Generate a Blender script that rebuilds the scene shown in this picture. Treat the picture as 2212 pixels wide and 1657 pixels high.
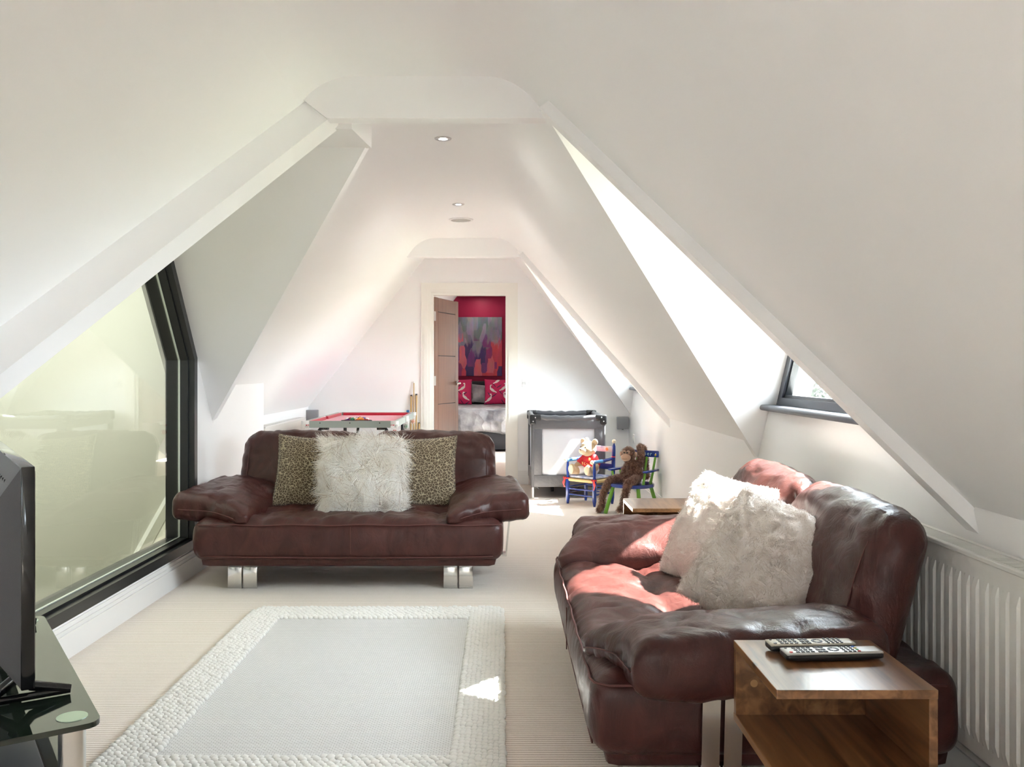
import bpy, bmesh, math, random
import numpy as np
from mathutils import Vector, Matrix, Euler, noise

# ------------------------------------------------------------------ camera, sky, sun, exposure
for o in list(bpy.data.objects):
    bpy.data.objects.remove(o)
S = bpy.context.scene
COL = S.collection
FPX = 1950.0                      # focal length in pixels of a 2212 px wide frame
CAMZ = 1.18
cd = bpy.data.cameras.new('camera')
cam = bpy.data.objects.new('camera', cd); COL.objects.link(cam)
cd.sensor_width = 36.0; cd.lens = FPX / 2212 * 36.0
cd.shift_x = (1106 - 1085) / 2212.0
cd.shift_y = -(828.5 - 800) / 2212.0
cd.clip_start = 0.02; cd.clip_end = 300
cam.location = (0, 0, CAMZ); cam.rotation_euler = (math.pi / 2, 0, 0)
S.camera = cam

S.view_settings.view_transform = 'Standard'
S.view_settings.look = 'None'
S.view_settings.gamma = 1.0
S.view_settings.exposure = 2.95
try:
    S.view_settings.use_curve_mapping = False
except Exception:
    pass

W = bpy.data.worlds.new('sky'); S.world = W; W.use_nodes = True
bg = W.node_tree.nodes['Background']
bg.inputs[0].default_value = (0.80, 0.88, 1.0, 1); bg.inputs[1].default_value = 4.6

SUN_DIR = Vector((-1.498, -0.30, -1.95)).normalized()
sd = bpy.data.lights.new('sun', 'SUN'); sd.energy = 13.0; sd.angle = math.radians(0.7)
sd.color = (1.0, 0.97, 0.95)
so = bpy.data.objects.new('sun', sd); COL.objects.link(so)
so.rotation_euler = SUN_DIR.to_track_quat('-Z', 'Y').to_euler(); so.location = (8, 5, 12)


def area(name, loc, direction, sx, sy, energy=0, portal=False, color=(1, 1, 1)):
    l = bpy.data.lights.new(name, 'AREA'); l.shape = 'RECTANGLE'; l.size = sx; l.size_y = sy
    l.energy = energy; l.color = color
    if portal:
        l.cycles.is_portal = True
    o = bpy.data.objects.new(name, l); COL.objects.link(o); o.location = loc
    o.rotation_euler = Vector(direction).to_track_quat('-Z', 'Z').to_euler()
    return o


area('dormer_portal', (1.50, 3.59, 1.5), (-1, 0, 0), 1.7, 1.15, portal=True)
area('dormer_portal', (1.50, 8.15, 1.5), (-1, 0, 0), 1.7, 1.15, portal=True)
area('gable_portal', (-0.35, -3.72, 1.65), (0, 1, 0), 1.1, 0.8, portal=True)  # portal of the added gable window
area('dormer_portal', (1.50, -2.4, 1.5), (-1, 0, 0), 1.7, 1.15, portal=True)  # portal of the added dormer behind the camera
area('bedroom_portal', (1.62, 12.3, 1.45), (-1, 0, 0), 1.9, 1.1, portal=True)
# lamp added under the hall ceiling to brighten the hall beyond the left window
area('stair_fill_lamp', (-2.6, 5.5, 5.0), (0, 0, -1), 1.5, 9.0, energy=44, color=(1.0, 1.0, 1.0))

cy = S.cycles
try:
    cy.use_denoising = True
    cy.max_bounces = 14; cy.diffuse_bounces = 8; cy.glossy_bounces = 5
    cy.transparent_max_bounces = 16; cy.sample_clamp_indirect = 8.0
    cy.caustics_reflective = False; cy.caustics_refractive = False
except Exception:
    pass


# ------------------------------------------------------------------ materials
def mat(name, color, rough=0.5, metal=0.0, spec=0.5, bump=None, var=None, coat=0.0, sheen=0.0,
        trans=0.0, emit=None, alpha=1.0, stretch=(1, 1, 1), aniso=0):
    """procedural principled material; bump=(scale,strength[,detail]); var=(scale,amount,second colour)"""
    m = bpy.data.materials.new(name); m.use_nodes = True
    nt = m.node_tree; N = nt.nodes; L = nt.links
    p = N['Principled BSDF']
    p.inputs['Base Color'].default_value = (*color, 1)
    p.inputs['Roughness'].default_value = rough
    p.inputs['Metallic'].default_value = metal
    p.inputs['Specular IOR Level'].default_value = spec
    p.inputs['Coat Weight'].default_value = coat
    p.inputs['Sheen Weight'].default_value = sheen
    p.inputs['Transmission Weight'].default_value = trans
    p.inputs['Alpha'].default_value = alpha
    if emit:
        p.inputs['Emission Color'].default_value = (*emit[0], 1); p.inputs['Emission Strength'].default_value = emit[1]
    if bump or var:
        tc = N.new('ShaderNodeTexCoord'); mp = N.new('ShaderNodeMapping')
        mp.inputs['Scale'].default_value = stretch
        L.new(tc.outputs['Object'], mp.inputs['Vector'])
    if var:
        n = N.new('ShaderNodeTexNoise'); n.inputs['Scale'].default_value = var[0]; n.inputs['Detail'].default_value = 5
        L.new(mp.outputs[0], n.inputs['Vector'])
        r = N.new('ShaderNodeMapRange'); r.inputs[1].default_value = 0.3; r.inputs[2].default_value = 0.7
        L.new(n.outputs['Fac'], r.inputs[0])
        mx = N.new('ShaderNodeMix'); mx.data_type = 'RGBA'
        mx.inputs['A'].default_value = (*color, 1); mx.inputs['B'].default_value = (*var[2], 1)
        ml = N.new('ShaderNodeMath'); ml.operation = 'MULTIPLY'; ml.inputs[1].default_value = var[1]
        L.new(r.outputs[0], ml.inputs[0]); L.new(ml.outputs[0], mx.inputs['Factor'])
        L.new(mx.outputs['Result'], p.inputs['Base Color'])
    if bump:
        n2 = N.new('ShaderNodeTexNoise'); n2.inputs['Scale'].default_value = bump[0]
        n2.inputs['Detail'].default_value = bump[2] if len(bump) > 2 else 4
        L.new(mp.outputs[0], n2.inputs['Vector'])
        b = N.new('ShaderNodeBump'); b.inputs['Strength'].default_value = bump[1]; b.inputs['Distance'].default_value = 0.01
        L.new(n2.outputs['Fac'], b.inputs['Height']); L.new(b.outputs[0], p.inputs['Normal'])
    return m


def nodes(m):
    return m.node_tree.nodes, m.node_tree.links, m.node_tree.nodes['Principled BSDF']


def glass_mat(name, tint=(1, 1, 1), ior=1.5, rough=0.0):
    m = bpy.data.materials.new(name); m.use_nodes = True
    nt = m.node_tree; N = nt.nodes; L = nt.links
    N.remove(N['Principled BSDF'])
    t = N.new('ShaderNodeBsdfTransparent'); t.inputs[0].default_value = (*tint, 1)
    g = N.new('ShaderNodeBsdfGlossy'); g.inputs['Roughness'].default_value = rough
    # Schlick reflectance from the view angle, the same from both sides of the pane
    f0 = ((ior - 1) / (ior + 1)) ** 2
    lw = N.new('ShaderNodeLayerWeight'); lw.inputs[0].default_value = 0.5
    pw = N.new('ShaderNodeMath'); pw.operation = 'POWER'; pw.inputs[1].default_value = 5.0
    ma = N.new('ShaderNodeMath'); ma.operation = 'MULTIPLY_ADD'; ma.inputs[1].default_value = 1 - f0; ma.inputs[2].default_value = f0
    mx = N.new('ShaderNodeMixShader')
    L.new(lw.outputs['Facing'], pw.inputs[0]); L.new(pw.outputs[0], ma.inputs[0])
    L.new(ma.outputs[0], mx.inputs[0]); L.new(t.outputs[0], mx.inputs[1]); L.new(g.outputs[0], mx.inputs[2])
    L.new(mx.outputs[0], N['Material Output'].inputs[0])
    return m


M = {}
M['paint'] = mat('wall_paint', (0.912, 0.903, 0.902), 0.9, spec=0.1, bump=(260, 0.03), var=(1.5, 0.25, (0.90, 0.892, 0.892)))
M['trim'] = mat('trim_gloss', (0.82, 0.81, 0.80), 0.35)
M['casing'] = mat('casing_cream', (0.86, 0.84, 0.79), 0.38)
M['black_frame'] = mat('black_frame', (0.012, 0.013, 0.015), 0.28)
M['grey_frame'] = mat('grey_frame', (0.055, 0.06, 0.075), 0.35)
M['glass'] = glass_mat('clear_glass', (0.97, 0.99, 0.97), 1.5)
M['glass_green'] = glass_mat('tinted_glass', (0.975, 0.995, 0.965), 1.85)
M['spacer'] = mat('spacer_bar', (0.75, 0.80, 0.74), 0.3, metal=0.3)
M['hall'] = mat('hall_paint', (0.72, 0.725, 0.655), 0.8)
M['hall_dark'] = mat('hall_carpet', (0.62, 0.61, 0.50), 0.9)
M['magenta'] = mat('magenta_paint', (0.25, 0.004, 0.036), 0.55, spec=0.3)
M['lawn'] = mat('lawn', (0.17, 0.18, 0.13), 0.9, bump=(40, 0.4), var=(0.8, 0.6, (0.20, 0.205, 0.15)))
M['chrome'] = mat('chrome', (0.72, 0.72, 0.70), 0.16, metal=1.0)
M['steel'] = mat('brushed_steel', (0.60, 0.59, 0.57), 0.3, metal=1.0)
M['white'] = mat('white_plastic', (0.83, 0.83, 0.82), 0.35)
M['black'] = mat('black_plastic', (0.012, 0.012, 0.014), 0.35)


def carpet():
    m = mat('ribbed_carpet', (0.56, 0.475, 0.40), 0.95, spec=0.15, sheen=0.2)
    N, L, p = nodes(m)
    tc = N.new('ShaderNodeTexCoord')
    w = N.new('ShaderNodeTexWave'); w.wave_type = 'BANDS'; w.bands_direction = 'Y'
    w.inputs['Scale'].default_value = 2 * math.pi / 20 / 0.0165; w.inputs['Distortion'].default_value = 0.5
    w.inputs['Detail'].default_value = 2; w.inputs['Detail Scale'].default_value = 8
    n = N.new('ShaderNodeTexNoise'); n.inputs['Scale'].default_value = 380; n.inputs['Detail'].default_value = 2
    for q in (w, n):
        L.new(tc.outputs['Object'], q.inputs['Vector'])
    mx = N.new('ShaderNodeMath'); mx.operation = 'MULTIPLY_ADD'; mx.inputs[1].default_value = 0.5
    L.new(n.outputs['Fac'], mx.inputs[0]); L.new(w.outputs['Fac'], mx.inputs[2])
    b = N.new('ShaderNodeBump'); b.inputs['Strength'].default_value = 0.5; b.inputs['Distance'].default_value = 0.005
    L.new(mx.outputs[0], b.inputs['Height']); L.new(b.outputs[0], p.inputs['Normal'])
    cr = N.new('ShaderNodeValToRGB'); cr.color_ramp.elements[0].position = 0.1; cr.color_ramp.elements[1].position = 0.75
    cr.color_ramp.elements[0].color = (0.53, 0.43, 0.34, 1); cr.color_ramp.elements[1].color = (0.89, 0.805, 0.735, 1)
    L.new(mx.outputs[0], cr.inputs[0]); L.new(cr.outputs[0], p.inputs['Base Color'])
    return m


M['carpet'] = carpet()


# ------------------------------------------------------------------ mesh helpers
def link(name, me, m, parent=None, smooth=False, label=None):
    o = bpy.data.objects.new(name, me); COL.objects.link(o)
    if m is not None and not me.materials:
        me.materials.append(m)
    if smooth:
        me.polygons.foreach_set('use_smooth', [True] * len(me.polygons))
    if parent is not None:
        o.parent = parent
    if label:
        o['label'] = label
    return o


def obj(name, bm, m, parent=None, smooth=False, label=None, loc=None, rot=None, auto=None):
    me = bpy.data.meshes.new(name)
    bmesh.ops.recalc_face_normals(bm, faces=bm.faces)
    bm.to_mesh(me); bm.free()
    o = link(name, me, m, parent, smooth or auto is not None, label)
    if auto is not None:
        try:
            me.set_sharp_from_angle(angle=math.radians(auto))
        except Exception:
            pass
    if loc is not None:
        o.location = loc
    if rot is not None:
        o.rotation_euler = rot
    return o


def pymesh(name, v, f, m, parent=None, smooth=False, label=None):
    me = bpy.data.meshes.new(name); me.from_pydata([tuple(map(float, x)) for x in v], [], f); me.update()
    return link(name, me, m, parent, smooth, label)


def empty(name, loc=(0, 0, 0), rz=0.0, parent=None, rot=None):
    o = bpy.data.objects.new(name, None); COL.objects.link(o); o.location = loc
    o.rotation_euler = rot if rot is not None else (0, 0, rz)
    o.empty_display_size = 0.1
    if parent is not None:
        o.parent = parent
    return o


def tag(o, label, cat, group=None):
    o['label'] = label; o['category'] = cat
    if group:
        o['group'] = group
    return o


def struct(o):
    o['kind'] = 'structure'
    return o


def copy_tree(o, parent=None):
    c = o.copy(); COL.objects.link(c); c.parent = parent
    for ch in list(o.children):
        copy_tree(ch, c)
    return c


def B():
    return bmesh.new()


def T(loc=(0, 0, 0), rot=(0, 0, 0), sc=(1, 1, 1)):
    return Matrix.LocRotScale(Vector(loc), Euler(rot), Vector(sc))


def box(bm, x0, x1, y0, y1, z0, z1, bev=0.0, seg=2, mtx=None):
    r = bmesh.ops.create_cube(bm, size=1.0)
    vs = r['verts']
    for v in vs:
        v.co = Vector(((x0 + x1) / 2 + v.co.x * (x1 - x0), (y0 + y1) / 2 + v.co.y * (y1 - y0), (z0 + z1) / 2 + v.co.z * (z1 - z0)))
    if bev > 0:
        es = list({e for v in vs for e in v.link_edges})
        rr = bmesh.ops.bevel(bm, geom=es, offset=bev, segments=seg, affect='EDGES', profile=0.5)
        vs = list({v for f in rr['faces'] for v in f.verts} | {v for v in vs if v.is_valid})
    if mtx is not None:
        bmesh.ops.transform(bm, matrix=mtx, verts=[v for v in vs if v.is_valid])
    return bm


def cyl(bm, p, q, r, r2=None, n=16, caps=True):
    p = Vector(p); q = Vector(q); d = q - p
    mt = Matrix.Translation((p + q) / 2) @ d.to_track_quat('Z', 'Y').to_matrix().to_4x4()
    bmesh.ops.create_cone(bm, cap_ends=caps, segments=n, radius1=r, radius2=r if r2 is None else r2, depth=d.length, matrix=mt)
    return bm


def sph(bm, c, r, u=16, v=10, rot=(0, 0, 0)):
    if not hasattr(r, '__len__'):
        r = (r, r, r)
    bmesh.ops.create_uvsphere(bm, u_segments=u, v_segments=v, radius=1.0, matrix=T(c, rot, r))
    return bm


def tube(bm, pts, r, n=8, closed=False):
    """sweep a circle (radius r or list of radii) along a polyline"""
    pts = [Vector(p) for p in pts]; k = len(pts)
    rs = r if hasattr(r, '__len__') else [r] * k
    rings = []; up = None
    for i, p in enumerate(pts):
        a = pts[i - 1] if (i > 0 or closed) else p
        b = pts[(i + 1) % k] if (i < k - 1 or closed) else p
        t = (b - a).normalized()
        if up is None:
            up = Vector((0, 0, 1)) if abs(t.z) < 0.9 else Vector((1, 0, 0))
        s = t.cross(up).normalized(); up = s.cross(t).normalized()
        rings.append([bm.verts.new(p + (s * math.cos(2 * math.pi * j / n) + up * math.sin(2 * math.pi * j / n)) * rs[i]) for j in range(n)])
    for i in range(k if closed else k - 1):
        A = rings[i]; Bq = rings[(i + 1) % k]
        for j in range(n):
            bm.faces.new((A[j], A[(j + 1) % n], Bq[(j + 1) % n], Bq[j]))
    if not closed:
        bm.faces.new(rings[0][::-1]); bm.faces.new(rings[-1])
    return bm


def lathe(bm, prof, n=24, mtx=None):
    """prof: list of (r,z)"""
    rings = []
    for r, z in prof:
        if r < 1e-6:
            rings.append([bm.verts.new((0, 0, z))])
        else:
            rings.append([bm.verts.new((r * math.cos(2 * math.pi * j / n), r * math.sin(2 * math.pi * j / n), z)) for j in range(n)])
    for a, b in zip(rings, rings[1:]):
        for j in range(n):
            j2 = (j + 1) % n
            if len(a) == 1 and len(b) == 1:
                continue
            if len(a) == 1:
                bm.faces.new((a[0], b[j], b[j2]))
            elif len(b) == 1:
                bm.faces.new((a[j], a[j2], b[0]))
            else:
                bm.faces.new((a[j], a[j2], b[j2], b[j]))
    if mtx is not None:
        bmesh.ops.transform(bm, matrix=mtx, verts=[v for r_ in rings for v in r_])
    return bm


def prism(bm, poly, axis, a0, a1):
    """extrude a 2-D polygon along an axis: axis 'x' -> (y,z), 'y' -> (x,z), 'z' -> (x,y)"""
    def P(u, v, a):
        return {'x': (a, u, v), 'y': (u, a, v), 'z': (u, v, a)}[axis]
    A = [bm.verts.new(P(u, v, a0)) for u, v in poly]; C = [bm.verts.new(P(u, v, a1)) for u, v in poly]
    n = len(poly)
    bm.faces.new(A[::-1]); bm.faces.new(C)
    for i in range(n):
        bm.faces.new((A[i], A[(i + 1) % n], C[(i + 1) % n], C[i]))
    return bm


def hexa(bm, a, b):
    """solid between two quads a[4], b[4]"""
    A = [bm.verts.new(p) for p in a]; C = [bm.verts.new(p) for p in b]
    bm.faces.new(A[::-1]); bm.faces.new(C)
    for i in range(4):
        bm.faces.new((A[i], A[(i + 1) % 4], C[(i + 1) % 4], C[i]))
    return bm


def slab(bm, quad, thick):
    """quad (room side) thickened along its normal by 'thick' (sign decides the side)"""
    q = [Vector(p) for p in quad]
    n = (q[1] - q[0]).cross(q[2] - q[0]).normalized() * thick
    k = len(q)
    A = [bm.verts.new(p) for p in q]; C = [bm.verts.new(p + n) for p in q]
    bm.faces.new(A[::-1]); bm.faces.new(C)
    for i in range(k):
        bm.faces.new((A[i], A[(i + 1) % k], C[(i + 1) % k], C[i]))
    return bm


def softbox(L, Wd, H, r, step, deform=None):
    """finely gridded rounded box centred at the origin, returned as (verts, faces)"""
    nx, ny, nz = (max(2, int(round(d / step))) for d in (L, Wd, H))
    idx = {}; V = []; F = []
    r = min(r, L / 2 - 1e-4, Wd / 2 - 1e-4, H / 2 - 1e-4)
    inner = Vector((L / 2 - r, Wd / 2 - r, H / 2 - r))

    def vert(i, j, k):
        key = (i, j, k)
        if key not in idx:
            p = Vector((L * (i / nx - 0.5), Wd * (j / ny - 0.5), H * (k / nz - 0.5)))
            c = Vector((max(-inner.x, min(inner.x, p.x)), max(-inner.y, min(inner.y, p.y)), max(-inner.z, min(inner.z, p.z))))
            d = p - c
            if d.length > 1e-9:
                p = c + d.normalized() * r
            idx[key] = len(V); V.append(p)
        return idx[key]
    for i in range(nx):
        for j in range(ny):
            F.append((vert(i, j, 0), vert(i, j + 1, 0), vert(i + 1, j + 1, 0), vert(i + 1, j, 0)))
            F.append((vert(i, j, nz), vert(i + 1, j, nz), vert(i + 1, j + 1, nz), vert(i, j + 1, nz)))
    for i in range(nx):
        for k in range(nz):
            F.append((vert(i, 0, k), vert(i + 1, 0, k), vert(i + 1, 0, k + 1), vert(i, 0, k + 1)))
            F.append((vert(i, ny, k), vert(i, ny, k + 1), vert(i + 1, ny, k + 1), vert(i + 1, ny, k)))
    for j in range(ny):
        for k in range(nz):
            F.append((vert(0, j, k), vert(0, j, k + 1), vert(0, j + 1, k + 1), vert(0, j + 1, k)))
            F.append((vert(nx, j, k), vert(nx, j + 1, k), vert(nx, j + 1, k + 1), vert(nx, j, k + 1)))
    if deform:
        V = [deform(p) for p in V]
    return V, F


def pillow(Wd, H, Th, n=36, corner=0.05, crumple=0.008, seed=0, power=0.42):
    """square scatter cushion in the local XZ plane, thickness along Y"""
    V = []; F = []; off = Vector((seed * 3.1, seed * 1.7, 0))
    def pt(u, v, s):
        bx = 1 - corner * (1 - v * v) ** 1.0; bz = 1 - corner * (1 - u * u) ** 1.0
        t = (max(0, 1 - u * u) * max(0, 1 - v * v)) ** power
        q = Vector((u * bx * Wd / 2, 0, v * bz * H / 2))
        d = noise.noise(q * 9 + off + Vector((0, s * 5, 0))) * crumple + noise.noise(q * 22 + off) * crumple * 0.4
        q.y = s * (t * Th / 2 + d * min(1, t * 2))
        return q
    g = {}
    for s in (-1, 1):
        for i in range(n + 1):
            for j in range(n + 1):
                edge = i in (0, n) or j in (0, n)
                key = (i, j, 0 if edge else s)
                if key not in g:
                    u = math.sin((i / n - 0.5) * math.pi); v = math.sin((j / n - 0.5) * math.pi)
                    u = 0.5 * u + 0.5 * (2 * i / n - 1); v = 0.5 * v + 0.5 * (2 * j / n - 1)
                    g[key] = len(V); V.append(pt(u, v, s))
    def k(i, j, s):
        return g[(i, j, 0 if (i in (0, n) or j in (0, n)) else s)]
    for s in (-1, 1):
        for i in range(n):
            for j in range(n):
                q = (k(i, j, s), k(i + 1, j, s), k(i + 1, j + 1, s), k(i, j + 1, s))
                F.append(q if s < 0 else q[::-1])
    return V, F


def fur(V, F, count, length, width, seed=1, droop=0.4, clump=0.0, curl=0.0, comb=None, segs=3):
    """tapered ribbons growing from a mesh surface; returns verts, faces"""
    rng = np.random.default_rng(seed)
    V = np.array([tuple(p) for p in V], float)
    tri = []
    for f in F:
        tri.append((f[0], f[1], f[2]))
        if len(f) == 4:
            tri.append((f[0], f[2], f[3]))
    tri = np.array(tri)
    a, b, c = V[tri[:, 0]], V[tri[:, 1]], V[tri[:, 2]]
    nn = np.cross(b - a, c - a); ar = np.linalg.norm(nn, axis=1); nn /= np.maximum(ar, 1e-12)[:, None]
    t = rng.choice(len(tri), count, p=ar / ar.sum())
    u, v = rng.random(count), rng.random(count); fl = u + v > 1; u[fl] = 1 - u[fl]; v[fl] = 1 - v[fl]
    P = a[t] + (b - a)[t] * u[:, None] + (c - a)[t] * v[:, None]; Nn = nn[t]
    rnd = rng.normal(size=(count, 3))
    side = np.cross(Nn, rnd); side /= np.maximum(np.linalg.norm(side, axis=1), 1e-9)[:, None]
    tang = rnd - (rnd * Nn).sum(1)[:, None] * Nn
    if clump > 0:
        cl = np.array([tuple(noise.noise_vector(Vector(p) * clump)) for p in P]); tang = cl * 2.2 + tang * 0.35
    if comb is not None:
        tang = tang + np.array(comb)[None, :]
    tang -= (tang * Nn).sum(1)[:, None] * Nn
    tang /= np.maximum(np.linalg.norm(tang, axis=1), 1e-9)[:, None]
    ln = length * (0.55 + 0.6 * rng.random(count))
    out = []; faces = []
    for s in range(segs + 1):
        k = s / segs
        cen = P + Nn * (ln * (k * (1 - 0.25 * k)))[:, None] + tang * (ln * droop * k * k * 1.6 + ln * droop * 0.4 * k)[:, None]
        cen[:, 2] -= ln * droop * 0.35 * k * k
        if curl:
            cen += side * (np.sin(k * 7 + rnd[:, 0] * 3) * ln * curl)[:, None]
        w = width * (1 - 0.85 * k)
        out.append(cen - side * w / 2); out.append(cen + side * w / 2)
    st = 2 * (segs + 1)
    allv = np.stack(out, 1).reshape(-1, 3)
    base = (np.arange(count) * st)[:, None]
    for s in range(segs):
        q = base + np.array([2 * s, 2 * s + 1, 2 * s + 3, 2 * s + 2])[None, :]
        faces.append(q)
    return allv, np.concatenate(faces, 0)


def npmesh(name, V, F, m, parent=None, smooth=True, label=None):
    V = np.asarray(V, np.float32); F = np.asarray(F, np.int32)
    me = bpy.data.meshes.new(name)
    me.vertices.add(len(V)); me.vertices.foreach_set('co', V.ravel())
    k = F.shape[1]
    me.loops.add(F.size); me.loops.foreach_set('vertex_index', F.ravel())
    me.polygons.add(len(F)); me.polygons.foreach_set('loop_start', np.arange(0, F.size, k, dtype=np.int32))
    me.update(calc_edges=True)
    return link(name, me, m, parent, smooth, label)
# ------------------------------------------------------------------ room shell
YN, YF = -3.6, 9.354            # near gable wall, far wall
XW, XL, XR = -1.79, -2.01, 1.31  # window wall, left knee wall, right knee wall
ZC, ZFIL = 2.413, 2.30
zl = lambda x: 3.38 + 1.283 * x
zr = lambda x: 2.482 - 1.283 * x
xl = lambda z: (z - 3.38) / 1.283
xr = lambda z: (2.482 - z) / 1.283
ZS = 2.37                         # slopes run on above the cove line
NL = Vector((0.789, 0, -0.615)); NR = Vector((-0.789, 0, -0.615))

struct(obj('floor', box(B(), -2.3, 1.6, YN - 0.1, 15.3, -0.25, 0.0), M['carpet']))

# flat ceiling with coved sides
def cove_profile(e=0.0):
    cl = (xl(ZC), ZC); cr = (xr(ZC), ZC)
    t = (ZC - ZFIL) / math.sin(math.atan(1.283))
    a0 = (xl(ZFIL), ZFIL); a2 = (cl[0] + t, ZC); b2 = (cr[0] - t, ZC); b0 = (xr(ZFIL), ZFIL)
    bez = lambda p, c, q, k: tuple((1 - k) ** 2 * p[i] + 2 * k * (1 - k) * c[i] + k * k * q[i] for i in (0, 1))
    pts = [bez(a0, cl, a2, k / 10) for k in range(11)] + [bez(b2, cr, b0, k / 10) for k in range(11)]
    return pts

def cove(y0, y1, name, m):
    bm = B(); pr = cove_profile()
    lo = [[bm.verts.new((x, y, z)) for x, z in pr] for y in (y0, y1)]
    hi = [[bm.verts.new((x * 1.0, y, z + 0.12)) for x, z in pr] for y in (y0, y1)]
    for i in range(len(pr) - 1):
        bm.faces.new((lo[0][i], lo[1][i], lo[1][i + 1], lo[0][i + 1]))
        bm.faces.new((hi[0][i], hi[0][i + 1], hi[1][i + 1], hi[1][i]))
    for r in (0, 1):
        for i in range(len(pr) - 1):
            bm.faces.new((lo[r][i], lo[r][i + 1], hi[r][i + 1], hi[r][i]))
    for i in (0, len(pr) - 1):
        bm.faces.new((lo[0][i], hi[0][i], hi[1][i], lo[1][i]))
    return struct(obj(name, bm, m, auto=40))

cove(YN, YF, 'ceiling', M['paint'])

# --- left slope with the big dormer opening
A_out = Vector((-0.729, 3.81, 2.245)); B_out = Vector((-1.79, 2.553, 0.881))
v = (A_out - B_out).normalized(); perp = NL.cross(v)
if perp.y < 0:
    perp = -perp
WN, DL = 0.15, 0.115
A_in = A_out + perp * WN; B_in = B_out + perp * WN
C_in = Vector((-0.712, 4.55, 2.266)); D_in = Vector((-1.79, 5.57, 0.87))
vf = (C_in - D_in).normalized(); pf = NL.cross(vf)
if pf.y < 0:
    pf = -pf
WF = 0.065
C_out = C_in + pf * WF; D_out = D_in + pf * WF

def ext(a, b, k):
    return b + (b - a).normalized() * k

def on_slope(p, q, z, zf):
    """point of the line pq at height z"""
    t = (z - p.z) / (q.z - p.z)
    return p + (q - p) * t

bm = B()
XE = -2.15
nA = A_in - NL * DL; nB = B_in - NL * DL; fA = C_in - NL * DL; fB = D_in - NL * DL
yA = on_slope(nA, nB, ZS, 0).y; yB = on_slope(nA, nB, zl(XE), 0).y
yC = on_slope(fA, fB, ZS, 0).y; yD = on_slope(fA, fB, zl(XE), 0).y
xt = xl(ZS)
for q in ([(XE, YN, zl(XE)), (XE, yB, zl(XE)), (xt, yA, ZS), (xt, YN, ZS)],
          [(XE, yD, zl(XE)), (XE, YF, zl(XE)), (xt, YF, ZS), (xt, yC, ZS)]):
    hexa(bm, q, [tuple(Vector(p) - NL * 0.08) for p in q])
struct(obj('ceiling_left', bm, M['paint']))

def strip(name, p_in, q_in, p_out, q_out, n, d):
    """boxed valley rafter: soffit p_in-q_in-p_out-q_out, going up into the slope along -n"""
    bm = B()
    q = [p_in, q_in, p_out, q_out]
    hexa(bm, [tuple(a) for a in q], [tuple(a - n * d) for a in q])
    return struct(obj(name, bm, M['paint']))

strip('trim_1', ext(A_in, B_in, 0.25), A_in + v * 0.10, A_out + v * 0.10, ext(A_out, B_out, 0.25), NL, DL + 0.04)
strip('trim_2', ext(C_in, D_in, 0.02), C_in + vf * 0.05, C_out + vf * 0.05, ext(C_out, D_out, 0.02), NL, DL + 0.04)
# dormer soffits (left)
bm = B()
XO = -2.0
def dsof(a, b, xo, up):
    q = [a, b, Vector((xo, b.y, b.z)), Vector((xo, a.y, a.z))]
    hexa(bm, [tuple(p) for p in q], [tuple(p + up) for p in q])
dsof(A_in + v * 0.1, ext(A_in, B_in, 0.25), XO, Vector((0, -0.05, 0.04)))
dsof(C_in + vf * 0.05, D_in, XO, Vector((0, 0.05, 0.04)))
a = A_in + v * 0.1; c = C_in + vf * 0.05
hexa(bm, [(-0.66, a.y - .03, a.z), (-0.66, c.y + .03, c.z), (XO, c.y + .03, c.z), (XO, a.y - .03, a.z)],
     [(-0.66, a.y - .03, a.z + .2), (-0.66, c.y + .03, c.z + .2), (XO, c.y + .03, c.z + .2), (XO, a.y - .03, a.z + .2)])
struct(obj('ceiling_dormer', bm, M['paint']))

# --- right slope with two small dormers and an added, unseen third
DR, WR = 0.045, 0.06
dorm = (-2.4, 3.59, 8.15)     # the first is unseen, added behind the camera to bring in daylight
HW = 1.04
bm = B()
XE = 1.47
xt = xr(ZS)
cuts = [YN]
tips = []
def right_edges(yc):
    ap = Vector((0.198, yc, 2.155))
    res = []
    for s in (-1, 1):
        tp = Vector((XR, yc + s * HW, 0.73))
        res.append((ap, tp))
    return res
def eave_y(yc, sgn):
    ap, tp = right_edges(yc)[0 if sgn < 0 else 1]
    return on_slope(ap - NR * DR, tp - NR * DR, zr(XE), 0).y
apx = Vector((0.198, 0, 2.155)) - NR * DR
def rpiece(y0, y1, first, last):
    q = []
    q += [(XE, y0, zr(XE)), (xt, y0, ZS)] if first else [(XE, eave_y(y0, 1), zr(XE)), (apx.x, y0, apx.z), (xt, y0, ZS)]
    q += [(xt, y1, ZS), (XE, y1, zr(XE))] if last else [(xt, y1, ZS), (apx.x, y1, apx.z), (XE, eave_y(y1, -1), zr(XE))]
    slab(bm, q, -0.06 if (Vector(q[1]) - Vector(q[0])).cross(Vector(q[2]) - Vector(q[0])).dot(NR) > 0 else 0.06)
rpiece(YN, dorm[0], True, False); rpiece(dorm[0], dorm[1], False, False); rpiece(dorm[1], dorm[2], False, False); rpiece(dorm[2], YF, False, True)
struct(obj('ceiling_right', bm, M['paint']))
bm = B(); k = 3
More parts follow.
